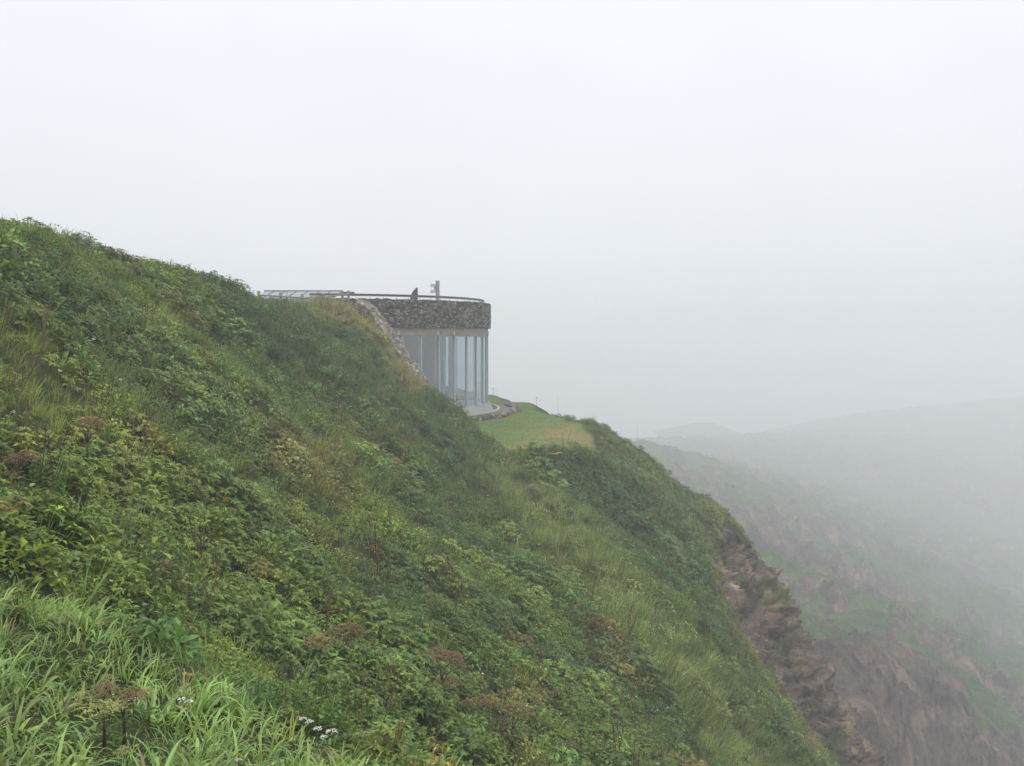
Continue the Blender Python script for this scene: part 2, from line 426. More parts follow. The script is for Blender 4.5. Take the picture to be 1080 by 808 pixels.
# scrub: rounded bumps on the turf
w3, e3 = worley(fx / 2.0, fy / 2.0, fz / 2.0, 441)
fz = fz + (1 - sstep(.3, .7, rockm)) * (w3 * sstep(0, .5, e3)) * .6 * sstep(210, 100, fy)
def far_mat():
    m, nt, b = mat_new('headland_turf_and_rock')
    tc = N(nt, 'ShaderNodeTexCoord').outputs['Object']
    a = N(nt, 'ShaderNodeAttribute', attribute_name='rock').outputs['Fac']
    turf = ramp(nt, noise(nt, .09, 9, .65, tc), [(.3, (.030, .055, .016)), (.5, (.06, .098, .03)), (.66, (.10, .125, .042)), (.8, (.15, .12, .06))]).outputs[0]
    rock = ramp(nt, noise(nt, .16, 10, .7, tc, .8), [(.33, (.018, .014, .014)), (.47, (.085, .062, .055)), (.59, (.17, .12, .095)), (.73, (.40, .28, .19))]).outputs[0]
    fine = ramp(nt, noise(nt, .9, 9, .78, tc), [(.34, (.4, .4, .42)), (.66, (1.6, 1.58, 1.5))]).outputs[0]
    rn = noise(nt, .25, 8, .7, tc)
    mth = N(nt, 'ShaderNodeMath', operation='ADD'); nt.links.new(a, mth.inputs[0]); nt.links.new(rn, mth.inputs[1])
    mm = N(nt, 'ShaderNodeMapRange'); mm.inputs['From Min'].default_value = .92; mm.inputs['From Max'].default_value = 1.08; nt.links.new(mth.outputs[0], mm.inputs['Value'])
    c = mixc(nt, 1.0, mixc(nt, mm.outputs[0], turf, rock), fine, 'MULTIPLY')
    nt.links.new(c, b.inputs['Base Color']); b.inputs['Roughness'].default_value = .95; b.inputs['Specular IOR Level'].default_value = .1
    bp = N(nt, 'ShaderNodeBump'); bp.inputs['Strength'].default_value = 1; bp.inputs['Distance'].default_value = .8
    nt.links.new(noise(nt, .8, 8, .7, tc), bp.inputs['Height']); nt.links.new(bp.outputs[0], b.inputs['Normal'])
    return m
fme = mesh_np('headland', np.c_[fx, fy, fz], Ff, far_mat(), True)
at = fme.attributes.new('rock', 'FLOAT', 'POINT'); at.data.foreach_set('value', rockm.astype(np.float32))
tag(obj('headland', fme), kind='structure')

m, nt, b = mat_new('sea_water')
b.inputs['Base Color'].default_value = (.03, .05, .055, 1); b.inputs['Roughness'].default_value = .25
bp = N(nt, 'ShaderNodeBump'); bp.inputs['Strength'].default_value = .5
nt.links.new(noise(nt, .15, 6, .6, N(nt, 'ShaderNodeTexCoord').outputs['Object']), bp.inputs['Height']); nt.links.new(bp.outputs[0], b.inputs['Normal'])
tag(obj('sea', mesh_np('sea', [(-2600, -300, SEA_Z), (2600, -300, SEA_Z), (2600, 3000, SEA_Z), (-2600, 3000, SEA_Z)], [(0, 1, 2, 3)], m)), kind='structure')

# ------------------------------------------------------------------ haze
HAZE = .0028
hb = MB(); x0, x1, y0, y1, z0, z1 = -2650, 2650, -350, 3050, SEA_Z - 5, 7.0
hb.box(((x0 + x1) / 2, (y0 + y1) / 2, (z0 + z1) / 2), (x1 - x0, y1 - y0, z1 - z0))
hm = bpy.data.materials.new('sea_fog'); hm.use_nodes = True
nt = hm.node_tree; nt.nodes.clear()
pv = nt.nodes.new('ShaderNodeVolumePrincipled'); pv.inputs['Color'].default_value = (.835, .855, .875, 1); pv.inputs['Density'].default_value = HAZE; pv.inputs['Anisotropy'].default_value = 0.0
mo = nt.nodes.new('ShaderNodeOutputMaterial'); nt.links.new(pv.outputs[0], mo.inputs['Volume'])
tag(hb.build('haze', hm), kind='stuff')

# ------------------------------------------------------------------ the round observation building
def pol(phi, r, z):
    p = R(phi)
    return (CX + r * math.sin(p), CY - r * math.cos(p), z)

def arc_solid(mb, a0, a1, prof, step=1.5):
    """sweep a closed (r,z) profile round the building from angle a0 to a1"""
    n = max(1, int(round((a1 - a0) / step)))
    vs, fs, k = [], [], len(prof)
    for i in range(n + 1):
        a = a0 + (a1 - a0) * i / n
        vs += [pol(a, r, z) for r, z in prof]
    for i in range(n):
        for j in range(k):
            fs.append((i * k + j, (i + 1) * k + j, (i + 1) * k + (j + 1) % k, i * k + (j + 1) % k))
    if a1 - a0 < 359.9:
        fs.append(tuple(range(k))[::-1]); fs.append(tuple(range(n * k, (n + 1) * k)))
    mb.add(vs, fs)

def rubble(S, T, sw=.24, sh=.16, seed=0):
    """irregular stones over an unrolled face: relief and a random value per stone"""
    U_, V_ = S / sw, T / sh
    U_ = U_ + .35 * vnoise(S * 3, T * 3, s=seed + 5); V_ = V_ + .35 * vnoise(S * 3 + 9, T * 3, s=seed + 6)
    ci, cj = np.floor(U_), np.floor(V_)
    f1 = np.full(U_.shape, 9.); f2 = np.full(U_.shape, 9.); idv = np.zeros(U_.shape)
    zz = np.zeros_like(ci)
    for di in (-1, 0, 1):
        for dj in (-1, 0, 1):
            a, b = ci + di, cj + dj
            qx = a + .1 + .8 * _h(a, b, zz, seed + 1); qy = b + .1 + .8 * _h(a, b, zz, seed + 2)
            d = np.hypot(U_ - qx, V_ - qy); h = _h(a, b, zz, seed + 3)
            c = d < f1
            f2 = np.where(c, f1, np.minimum(f2, d)); idv = np.where(c, h, idv); f1 = np.where(c, d, f1)
    e = f2 - f1
    return sstep(.02, .35, e), idv, sstep(.0, .12, e)

def stone_mat(name, stops, joint):
    m, nt, b = mat_new(name)
    st = N(nt, 'ShaderNodeAttribute', attribute_name='stone').outputs['Fac']
    jo = N(nt, 'ShaderNodeAttribute', attribute_name='joint').outputs['Fac']
    tc = N(nt, 'ShaderNodeTexCoord').outputs['Object']
    c = ramp(nt, st, stops).outputs[0]
    f = ramp(nt, noise(nt, 14, 6, .7, tc), [(.3, (.6, .6, .6)), (.72, (1.4, 1.38, 1.3))]).outputs[0]
    big = ramp(nt, noise(nt, .7, 4, .6, tc), [(.3, (.75, .78, .8)), (.7, (1.2, 1.15, 1.1))]).outputs[0]
    c = mixc(nt, 1.0, mixc(nt, 1.0, c, f, 'MULTIPLY'), big, 'MULTIPLY')
    nt.links.new(mixc(nt, jo, joint, c), b.inputs['Base Color'])
    b.inputs['Roughness'].default_value = .92; b.inputs['Specular IOR Level'].default_value = .15
    return m

def attr(me, name, vals):
    a = me.attributes.new(name, 'FLOAT', 'POINT'); a.data.foreach_set('value', np.asarray(vals, np.float32))

PARA = stone_mat('rubble_masonry', [(0, (.046, .046, .047)), (.3, (.086, .085, .083)), (.6, (.134, .129, .12)), (.85, (.20, .194, .178)), (.97, (.28, .27, .25)), (.99, (.28, .25, .19)), (.994, (.33, .2, .08)), (1, (.36, .22, .09))], (.034, .032, .030))
COBB = stone_mat('pale_cobbles', [(0, (.05, .046, .038)), (.35, (.11, .098, .076)), (.75, (.19, .17, .135)), (.93, (.26, .24, .2)), (1, (.42, .40, .36))], (.035, .03, .022))
EDGE = stone_mat('edging_stones', [(0, (.05, .05, .044)), (.5, (.12, .115, .10)), (1, (.24, .23, .20))], (.03, .035, .018))
CONC = simple('weathered_concrete', (.25, .21, .185), .85, .18, 2.2, bump=.15)
CONCP = simple('pale_plinth_concrete', (.29, .275, .258), .85, .14, 1.8, bump=.1)
ALU = simple('painted_aluminium', (.36, .42, .43), .45, .06, 3)
DARKM = simple('dark_handrail', (.06, .055, .055), .5, .2, 8)
PALEM = simple('pale_metal', (.42, .42, .40), .5, .1, 8)
WOOD = simple('weathered_wood', (.22, .19, .16), .85, .3, 12, bump=.3)
GREYW = simple('grey_timber', (.22, .215, .20), .85, .22, 9, bump=.25)
INT = simple('interior_wall', (.30, .33, .335), .8, .15, .8)
FLOORM = simple('interior_floor', (.26, .24, .22), .5, .2, 1.5)
CEILM = simple('interior_ceiling', (.5, .51, .52), .8, .05, 2)
BLACKM = simple('dark_slate', (.035, .035, .042), .7, .3, 5)
SEATM = simple('dark_upholstery', (.03, .03, .05), .8, .2, 7)
gm, nt, b = mat_new('window_glass')
nt.nodes.remove(b)
lwt = N(nt, 'ShaderNodeLayerWeight'); lwt.inputs['Blend'].default_value = .5
pw_ = N(nt, 'ShaderNodeMath', operation='POWER'); nt.links.new(lwt.outputs['Facing'], pw_.inputs[0]); pw_.inputs[1].default_value = 3.0
fr = N(nt, 'ShaderNodeMapRange'); fr.inputs['To Min'].default_value = .20; fr.inputs['To Max'].default_value = .95; nt.links.new(pw_.outputs[0], fr.inputs['Value'])
tr = N(nt, 'ShaderNodeBsdfTransparent'); tr.inputs[0].default_value = (.66, .755, .775, 1)
gl = N(nt, 'ShaderNodeBsdfGlossy'); gl.inputs['Color'].default_value = (.90, .95, .96, 1); gl.inputs['Roughness'].default_value = .03
mx = N(nt, 'ShaderNodeMixShader'); nt.links.new(fr.outputs[0], mx.inputs[0]); nt.links.new(tr.outputs[0], mx.inputs[1]); nt.links.new(gl.outputs[0], mx.inputs[2])
nt.links.new(mx.outputs[0], [n for n in nt.nodes if n.type == 'OUTPUT_MATERIAL'][0].inputs['Surface'])

bld = thing('observation_building', 'round observation building with tall curved glazing under a rubble stone parapet', 'building', (CX, CY, -4.72))
def bobj(mb, name, mat, smooth=False, parent=bld):
    o = mb.build(name, mat, parent, smooth)
    if parent is bld: o.location = (-CX, -CY, 4.72)
    return o

# stone parapet: outer face with real relief, plain inside
na, nz_ = 1250, 36
A_, Z_ = np.meshgrid(np.linspace(6, 175, na), np.linspace(.50, 2.03, nz_))
rel, idv, jo = rubble(np.radians(A_) * 10, Z_, .18, .115, 7)
edge_top = sstep(2.03, 1.95, Z_)
rr_ = 9.96 + .07 * rel + .05 * idv * rel
zj = Z_ + np.where(Z_ > 2.0, .05 * (idv - .5) + .03 * vnoise(A_ * 1.1, Z_), 0)
Vp = np.stack([CX + rr_ * np.sin(np.radians(A_)), CY - rr_ * np.cos(np.radians(A_)), zj], -1).reshape(-1, 3)
ix = np.arange(na * nz_).reshape(nz_, na)
Fp = np.stack([ix[:-1, :-1], ix[:-1, 1:], ix[1:, 1:], ix[1:, :-1]], -1).reshape(-1, 4)
nv = len(Vp)
inner = np.array([pol(a, 9.5, z) for z in (2.02, .5) for a in np.linspace(6, 175, na)])
top = ix[-1]; bot = ix[0]; i1 = np.arange(na) + nv; i2 = np.arange(na) + nv + na
ex = []
for a, c in ((top, i1), (i1, i2), (i2, bot)):
    ex.append(np.stack([a[:-1], a[1:], c[1:], c[:-1]], -1))
Fp = np.r_[Fp, np.concatenate(ex)]
pme = mesh_np('parapet', np.r_[Vp, inner], Fp, PARA)
attr(pme, 'stone', np.r_[idv.ravel(), idv[-1], idv[0]]); attr(pme, 'joint', np.r_[jo.ravel(), np.ones(2 * na)])
o = obj('parapet', pme, bld); o.location = (-CX, -CY, 4.72)
# roof terrace, ceiling, floor, inner and rear walls
mb = MB(); arc_solid(mb, 0, 360, [(.01, .7), (9.48, .7), (9.48, 1.15), (.01, 1.15)], 4); bobj(mb, 'roof_deck', CONC)
mb = MB(); arc_solid(mb, 0, 360, [(.01, .3), (9.55, .3), (9.55, .42), (.01, .42)], 4); bobj(mb, 'ceiling', CEILM)
mb = MB(); arc_solid(mb, 0, 360, [(.01, -4.5), (9.5, -4.5), (9.5, -4.25), (.01, -4.25)], 4); bobj(mb, 'floor', FLOORM)
G0, GN_, STEP = 10.3, 17, 7.5
GE = G0 + GN_ * STEP
mb = MB(); arc_solid(mb, GE + .8, 360 + G0 - .8, [(9.5, -4.6), (9.85, -4.6), (9.85, .45), (9.5, .45)], 3); bobj(mb, 'wall', INT)
mb = MB(); arc_solid(mb, 175, 366, [(9.5, .5), (9.95, .5), (9.95, 2.0), (9.5, 2.0)], 3); bobj(mb, 'rear_parapet', CONC)
mb = MB(); mb.box((CX - 1.2, CY + 1.6, -2.0), (7.5, .3, 4.4), R(28)); mb.box((CX - 3.6, CY - 3.2, -2.0), (.35, 5.5, 4.4), R(10)); bobj(mb, 'inner_wall', INT)
for a in (42, 72, 102):
    mb = MB(); p = pol(a, 7.6, 0); mb.tube([(p[0], p[1], -4.25), (p[0], p[1], .3)], .16, 14); bobj(mb, 'column', CEILM, True)
# plinth and lintel rings
mb = MB(); arc_solid(mb, G0 - 4, GE + 4, [(9.6, -5.0), (10.3, -5.0), (10.28, -4.72), (10.0, -4.2), (9.6, -4.2)]); bobj(mb, 'plinth', CONCP)
mb = MB(); arc_solid(mb, G0 - 4, GE + 4, [(9.56, .06), (9.93, .06), (9.93, .30), (9.89, .30), (9.89, .498), (9.56, .498)]); bobj(mb, 'lintel', CONC)
for k in range(GN_ + 1):
    a = G0 + k * STEP
    p = pol(a, 9.80, -2.065)
    mb = MB(); mb.box(p, (.07, .12, 4.27), R(a)); mb.box(pol(a, 9.875, -2.065), (.05, .05, 4.265), R(a)); bobj(mb, 'mullion', ALU)
    if 2 <= k <= 5:
        mb = MB(); mb.box(pol(a + 1.9, 9.2, -2.0), (.06, .1, 4.4), R(a)); bobj(mb, 'inner_post', ALU)
    if k in (3, 5, 6):
        mb = MB(); mb.box(pol(a - 1.2, 9.97, .2), (.08, .1, .24), R(a)); bobj(mb, 'bracket', PALEM)
for k in range(GN_):
    a0, a1 = G0 + k * STEP + .34, G0 + (k + 1) * STEP - .34
    e0, e1 = pol(a0, 9.82, 0), pol(a1, 9.82, 0)
    f0, f1 = pol(a0, 9.80, 0), pol(a1, 9.80, 0)
    mb = MB(); zb, zt = -4.195, .055
    mb.add([(e0[0], e0[1], zb), (e1[0], e1[1], zb), (e1[0], e1[1], zt), (e0[0], e0[1], zt)], [(0, 1, 2, 3)])
    w_ = bobj(mb, 'window', gm)
    for z_, h_ in ((zb + .04, .08), (zt - .03, .06)):
        mb = MB(); mb.box(((e0[0] + e1[0]) / 2, (e0[1] + e1[1]) / 2, z_), (math.dist(e0, e1), .07, h_), R((a0 + a1) / 2))
        bobj(mb, 'window_frame', ALU, parent=w_)

# handrail round the roof terrace
rl = thing('roof_railing', 'dark handrail on thin pale posts along the top of the stone parapet', 'railing', pol(60, 9.62, 2.0))
def rl_add(mb, name, mat, smooth=True):
    o = mb.build(name, mat, rl, smooth); o.location = -Vector(rl.location); return o
mb = MB(); mb.tube([pol(a, 9.62, 2.25) for a in np.arange(4, 172, 2)], .05, 8); rl_add(mb, 'handrail', DARKM)
mb = MB(); mb.tube([pol(a, 9.60, 2.19) for a in np.arange(4, 172, 2)], .03, 6); rl_add(mb, 'lower_rail', PALEM)
for a in np.arange(5, 171, 4.5):
    mb = MB(); mb.tube([pol(a, 9.62, 1.9), pol(a, 9.62, 2.21)], .024, 6); rl_add(mb, 'rail_post', PALEM)

# two upright things on the terrace
x, y, z = P(461.5, 296, 55)
t = thing('signpost', 'pale square post with two stacked boxes on one side, standing on the roof terrace', 'post', (x, y, 1.15))
mb = MB(); mb.box((0, 0, (z - 1.15) / 2), (.21, .21, z - 1.15)); mb.build('post', GREYW, t, bevel=.012)
zt = z - 1.15
for dz in (.28, .62):
    mb = MB(); mb.box((-.25, -.02, zt - dz), (.27, .2, .17)); mb.box((-.37, -.02, zt - dz - .02), (.06, .26, .2)); mb.build('lamp_box', PALEM, t, bevel=.012)
mb = MB(); mb.box((-.16, .03, zt - .45), (.11, .04, .42)); mb.build('bracket', PALEM, t)
x, y, z = P(437.5, 303.3, 55)
t = thing('stone_marker', 'dark fin-shaped marker with one curved edge, behind the roof railing', 'marker', (x, y, 1.15))
hh = z - 1.15
prof = [(-.30, 0), (.17, 0), (.16, hh), (.10, hh - .01), (-.02, hh - .12), (-.14, hh - .28), (-.22, hh - .46), (-.27, hh - .7)]
n = len(prof)
mb = MB(); mb.add([(a, -.12, c) for a, c in prof] + [(a, .12, c) for a, c in prof], [tuple(range(n)), tuple(range(2 * n - 1, n - 1, -1))] + [((i + 1) % n, i, i + n, (i + 1) % n + n) for i in range(n)])
mb.build('slab', BLACKM, t, bevel=.015)
mb = MB(); mb.box((-.06, 0, .06), (.7, .42, .12)); mb.build('base', CONC, t, bevel=.015)

# chairs seen dimly through the glass
def chair(x, y, rz):
    t = thing('lounge_chair', None, 'chair', (x, y, -4.25), rz)
    mb = MB(); mb.box((0, 0, .42), (.5, .5, .09)); mb.build('seat', SEATM, t, bevel=.02)
    mb = MB(); mb.box((0, .24, .72), (.5, .07, .58), M=Matrix.Rotation(-.15, 3, 'X')); mb.build('backrest', SEATM, t, bevel=.02)
    for a in (-.21, .21):
        for c in (-.21, .21):
            mb = MB(); mb.tube([(a, c, 0), (a * .95, c * .95, .38)], .018, 8); mb.build('leg', PALEM, t)
    return t
p = pol(57, 8.6, 0); c1 = chair(p[0], p[1], R(57 + 20)); p = pol(66, 8.5, 0); c2 = chair(p[0], p[1], R(80)); p = pol(75.5, 8.5, 0); c3 = chair(p[0], p[1], R(95))
for c, s in ((c1, 'dark chair behind the glass, closest to the hillside'), (c2, 'dark chair behind the glass, middle of the three'), (c3, 'dark chair behind the glass, closest to the lawn end')):
    tag(c, s, 'chair', 'chairs behind the curved glazing')

# sloping cobbled wing wall between hill and glass
def ribbon_wall(name, path, thick, depth, mat, sw, sh, seed, parent=None, ds=.05, relief=.07):
    """rubble wall along a 3d top line: front face, top and back, with relief"""
    path = np.array(path, float)
    seg = np.linalg.norm(np.diff(path, axis=0), axis=1); L = np.r_[0, np.cumsum(seg)]
    s = np.arange(0, L[-1], ds)
    C = np.c_[[np.interp(s, L, path[:, k]) for k in range(3)]].T
    T = np.gradient(C[:, :2], axis=0); T /= np.linalg.norm(T, axis=1, keepdims=True) + 1e-9
    Nn = np.c_[T[:, 1], -T[:, 0]]         # right of the walking direction
    tcs = np.r_[np.arange(0, depth, ds), depth + np.arange(0, thick, ds), depth + thick + np.arange(0, depth + 1e-6, ds)]
    S, TT = np.meshgrid(s, tcs, indexing='ij')
    rel, idv, jo = rubble(S, TT, sw, sh, seed)
    off = np.clip(TT - depth, 0, thick); up = -np.where(TT < depth, depth - TT, np.where(TT > depth + thick, TT - depth - thick, 0))
    dispn = np.where(TT < depth, 1, np.where(TT > depth + thick, -1, 0)); dispz = ((TT >= depth) & (TT <= depth + thick)) * 1.0
    rl_ = relief * rel * (.5 + idv)
    h = thick / 2 - off + dispn * rl_
    Xv = C[:, None, 0] + Nn[:, None, 0] * h; Yv = C[:, None, 1] + Nn[:, None, 1] * h; Zv = C[:, None, 2] + up + dispz * rl_
    i = np.arange(S.size).reshape(S.shape)
    Fq = np.stack([i[:-1, :-1], i[:-1, 1:], i[1:, 1:], i[1:, :-1]], -1).reshape(-1, 4)
    caps = []
    me = mesh_np(name, np.stack([Xv, Yv, Zv], -1).reshape(-1, 3), Fq, mat)
    bm = bmesh.new(); bm.from_mesh(me); bmesh.ops.holes_fill(bm, edges=[e for e in bm.edges if e.is_boundary], sides=0); bm.to_mesh(me); bm.free()
    attr(me, 'stone', idv.ravel()); attr(me, 'joint', jo.ravel())
    return obj(name, me, parent)
pw = [P(380, 316, 50.6), P(392, 325, 49.6), P(412, 352, 48.3), P(432, 382, 46.9), P(455, 415, 45.4)]
tag(ribbon_wall('wing_wall', pw[::-1], .6, 1.6, COBB, .13, .10, 17, relief=.04, ds=.035), 'pale cobbled wall sloping down between the grassy hill and the glazing', 'wall')
# stone edging beyond a gravel strip at the foot of the glazing
pe = [pol(a, 11.55 + .12 * math.sin(a * .3), -4.50) for a in np.arange(24, 108, 2)]
tag(ribbon_wall('stone_edging', pe, .42, .4, EDGE, .34, .30, 27, relief=.07), 'low curved row of grey stones round the foot of the glass building', 'edging')
mb = MB(); arc_solid(mb, 20, 112, [(10.28, -4.9), (11.4, -4.9), (11.4, -4.56), (10.28, -4.56)])
tag(mb.build('gravel_strip', simple('gravel', (.15, .14, .11), .95, .5, 9, bump=.8)), kind='structure')
mb = MB(); arc_solid(mb, 20, 112, [(10.5, -4.7), (10.62, -4.7), (10.62, -4.50), (10.5, -4.50)])
tag(mb.build('kerb', PALEM), 'thin pale curved kerb between the plinth and the stones', 'kerb')

# ------------------------------------------------------------------ skylight and timber fence on the plateau
PANEL = simple('skylight_glass', (.20, .24, .275), .5, .08, 1.2, spec=.6)
x0_, y0_, _ = P(279, 310, 56); x1_, _, _ = P(352, 310, 56)
t = thing('skylight', 'long pale sloping glass skylight with dark bars, behind the wooden fence', 'skylight', ((x0_ + x1_) / 2, 56, 2.0))
wd = x1_ - x0_ + .6
zt, zb, dp = .72, .05, 2.2
mb = MB(); mb.add([(-wd / 2, -dp / 2, zb), (wd / 2 - .55, -dp / 2, zb), (wd / 2, dp / 2, zt), (-wd / 2, dp / 2, zt), (-wd / 2, -dp / 2, zb - .1), (wd / 2 - .55, -dp / 2, zb - .1), (wd / 2, dp / 2, zt - .1), (-wd / 2, dp / 2, zt - .1)],
                  [(0, 1, 2, 3), (4, 7, 6, 5), (0, 4, 5, 1), (1, 5, 6, 2), (2, 6, 7, 3), (3, 7, 4, 0)]); mb.build('panel', PANEL, t)
mb = MB(); mb.tube([(-wd / 2, dp / 2, zt + .02), (wd / 2 + .05, dp / 2, zt + .02)], .04, 6); mb.build('top_bar', DARKM, t)
for k in range(7):
    a = -wd / 2 + .5 + k * .68
    mb = MB(); mb.tube([(a - .30, -dp / 2, zb + .02), (a + .12, dp / 2, zt + .02)], .018, 6); mb.build('glazing_bar', DARKM, t)
mb = MB(); mb.box((0, .2, -.5), (wd * .9, 1.6, 1.0)); mb.build('upstand', CONC, t)
mb = MB(); mb.box((wd / 2 + .35, dp / 2, zt - .12), (.75, .3, .16)); mb.build('end_cap', BLACKM, t)
posts = [(207, 288.5, 41), (224.5, 292, 42), (273, 307, 47.5), (296, 308.5, 48), (319, 310, 48.3), (341, 309.5, 48.6), (361, 307, 49.2), (367.5, 306.5, 50.2)]
pp = [P(*q) for q in posts]
def fence(idx, rails, label):
    a = pp[idx[0]]
    t = thing('timber_fence', label, 'fence', (a[0], a[1], a[2] - 1.0))
    for i in idx:
        mb = MB(); mb.box((pp[i][0], pp[i][1], pp[i][2] - .65), (.115, .115, 1.3)); o = mb.build('post', WOOD, t, bevel=.012); o.location = -Vector(t.location)
    for dz in rails:
        mb = MB(); mb.tube([(pp[i][0], pp[i][1] - .09, pp[i][2] + dz) for i in idx], .038, 8); o = mb.build('rail', WOOD, t, True); o.location = -Vector(t.location)
fence([0, 1], (-.12,), 'short stretch of wooden fence rail showing over the crest of the hill')
fence([2, 3, 4, 5, 6, 7], (-.2,), 'wooden post and rail fence in front of the sloping skylight')

# ------------------------------------------------------------------ far building and poles in the fog
DF = 680
cxb, _, zb_ = P(737, 463, DF)
t = thing('visitor_lodge', 'low building with a wide hipped roof, almost lost in the fog', 'building', (cxb, DF, zb_))
ROOFM = simple('grey_roofing', (.10, .105, .11), .8, .2, .3); LWALL = simple('pale_render', (.62, .61, .58), .8, .06, .2); DWIN = simple('dark_window', (.04, .05, .06), .2, .1, 1)
mb = MB(); mb.box((0, 0, 1.2), (52, 23, 6.4)); mb.build('wall', LWALL, t)
mb = MB(); ez, rz_ = 4.3, 10.4
mb.add([(-31, -15, ez), (30, -15, ez), (30, 15, ez), (-31, 15, ez), (0, 0, rz_ + 1.5), (9, 0, rz_ + 1.5), (-31, -15, ez - .5), (30, -15, ez - .5), (30, 15, ez - .5), (-31, 15, ez - .5)],
       [(0, 1, 5, 4), (1, 2, 5), (2, 3, 4, 5), (3, 0, 4), (6, 9, 8, 7), (0, 6, 7, 1), (1, 7, 8, 2), (2, 8, 9, 3), (3, 9, 6, 0)]); mb.build('roof', ROOFM, t)
for k in range(6):
    mb = MB(); mb.box((-16 + k * 6.4, -11.52, 2.0), (3.4, .1, 2.0)); mb.build('window', DWIN, t)
def pole(u, v0, v1, d, label):
    x, y, zt = P(u, v0, d); _, _, zb2 = P(u, v1, d)
    g = far_height(np.array([x]), np.array([y]))[0]
    h = zt - min(zb2, g + 0)
    t = thing('wooden_pole', label, 'pole', (x, y, zt - h), 0, 'thin poles standing in the fog')
    mb = MB(); mb.tube([(0, 0, -.5), (0, 0, h)], [.16, .09], 8); mb.build('shaft', GREYW, t)
    mb = MB(); mb.tube([(0, 0, h - .02), (0, 0, h + .12)], [.13, .05], 8); mb.build('cap', GREYW, t)
pole(588.5, 419, 440, 420, 'thin pole in the fog, closest to the round building')
pole(626.5, 434, 462, 430, 'thin pole in the fog, between the lawn corner and the next pole')
pole(672.5, 449, 467, 400, 'thin pole in the fog, closest to the low hipped building')
# ------------------------------------------------------------------ plants: prototypes
def leaf_np(p, d, ln, wd, fold=.25, droop=.0):
    """one folded leaf: 5 points, 2 quads"""
    d = d / (np.linalg.norm(d) + 1e-9)
    up = np.array([0, 0, 1.]); s = np.cross(d, up)
    if np.linalg.norm(s) < .1: s = np.array([1., 0, 0])
    s /= np.linalg.norm(s); n = np.cross(s, d)
    mid = p + d * ln * .45; tip = p + d * ln - up * droop * ln
    return [p, mid + s * wd / 2 + n * fold * wd, tip, mid - s * wd / 2 + n * fold * wd, mid - n * .02 * ln]

class Leaves:
    def __init__(s): s.v, s.f = [], []
    def leaf(s, *a, **k):
        n = len(s.v); s.v += leaf_np(*a, **k); s.f += [(n, n + 4, n + 2, n + 1), (n, n + 3, n + 2, n + 4)]
    def blade(s, p, ang, ln, wd, bend, seg=4, lean=.25):
        n = len(s.v); h = np.array([math.cos(ang), math.sin(ang), 0]); side = np.array([-h[1], h[0], 0])
        el = math.pi / 2 - lean; q = np.array(p, float); st = ln / seg
        for i in range(seg + 1):
            t = i / seg
            w = wd * (.55 + .45 * math.sin(min(1, t * 1.8) * math.pi / 2)) * (1 - t ** 2.2) + wd * .05
            s.v += [q - side * w / 2, q + side * w / 2]
            q = q + (h * math.cos(el) + np.array([0, 0, 1]) * math.sin(el)) * st
            el -= bend / seg * (.5 + t)
        for i in range(seg):
            a = n + 2 * i; s.f.append((a, a + 1, a + 3, a + 2))
    def stem(s, a, b, r):
        a, b = np.array(a, float), np.array(b, float); n = len(s.v)
        for q in (a, b):
            for k in range(3):
                an = 2.094 * k; s.v.append(q + np.array([math.cos(an), math.sin(an), 0]) * r)
        for k in range(3): s.f.append((n + k, n + (k + 1) % 3, n + 3 + (k + 1) % 3, n + 3 + k))
    def blob(s, c, r, fl=.6):
        n = len(s.v); c = np.array(c, float)
        for d in ((1, 0, 0), (0, 1, 0), (-1, 0, 0), (0, -1, 0), (0, 0, fl), (0, 0, -fl)): s.v.append(c + np.array(d) * r * rng.uniform(.8, 1.2))
        for a, b in ((0, 1), (1, 2), (2, 3), (3, 0)): s.f += [(n + a, n + b, n + 4), (n + b, n + a, n + 5)]
    def mesh(s, name, mat):
        return mesh_np(name, s.v, s.f, mat)

def proto_clump(n, rad, hgt, ll, lw, flat=.35):
    L = Leaves()
    for _ in range(n):
        a = rng.uniform(0, 2 * math.pi); rr = rad * math.sqrt(rng.uniform(0, 1)); top = hgt * (1 - (rr / rad) ** 2 * .75)
        z = top * rng.uniform(.35, 1.0) ** .6
        p = np.array([rr * math.cos(a), rr * math.sin(a), z])
        d = np.array([math.cos(a) * (rr / rad + .2), math.sin(a) * (rr / rad + .2), 0]) + rng.normal(0, .55, 3) + np.array([0, 0, flat])
        L.leaf(p, d, ll * rng.uniform(.6, 1.35), lw * rng.uniform(.7, 1.3), fold=rng.uniform(.05, .35), droop=rng.uniform(0, .35))
    return L
def proto_compound(n, rad, hgt, ll, lw):
    """several stalks each ending in a rosette of leaflets"""
    L = Leaves()
    for _ in range(n):
        a = rng.uniform(0, 2 * math.pi); rr = rad * math.sqrt(rng.uniform(0, 1)); z = hgt * (1 - .6 * (rr / rad) ** 2) * rng.uniform(.6, 1.05)
        c = np.array([rr * math.cos(a), rr * math.sin(a), z]); L.stem((c[0] * .3, c[1] * .3, 0), c, .004)
        b0 = rng.uniform(0, 6.3); m_ = rng.integers(5, 8)
        for k in range(m_):
            b = b0 + k * 2 * math.pi / m_
            d = np.array([math.cos(b), math.sin(b), rng.uniform(-.1, .45)]) + np.array([math.cos(a), math.sin(a), 0]) * .3
            L.leaf(c, d, ll * rng.uniform(.7, 1.2), lw, fold=.2, droop=rng.uniform(.05, .3))
    return L
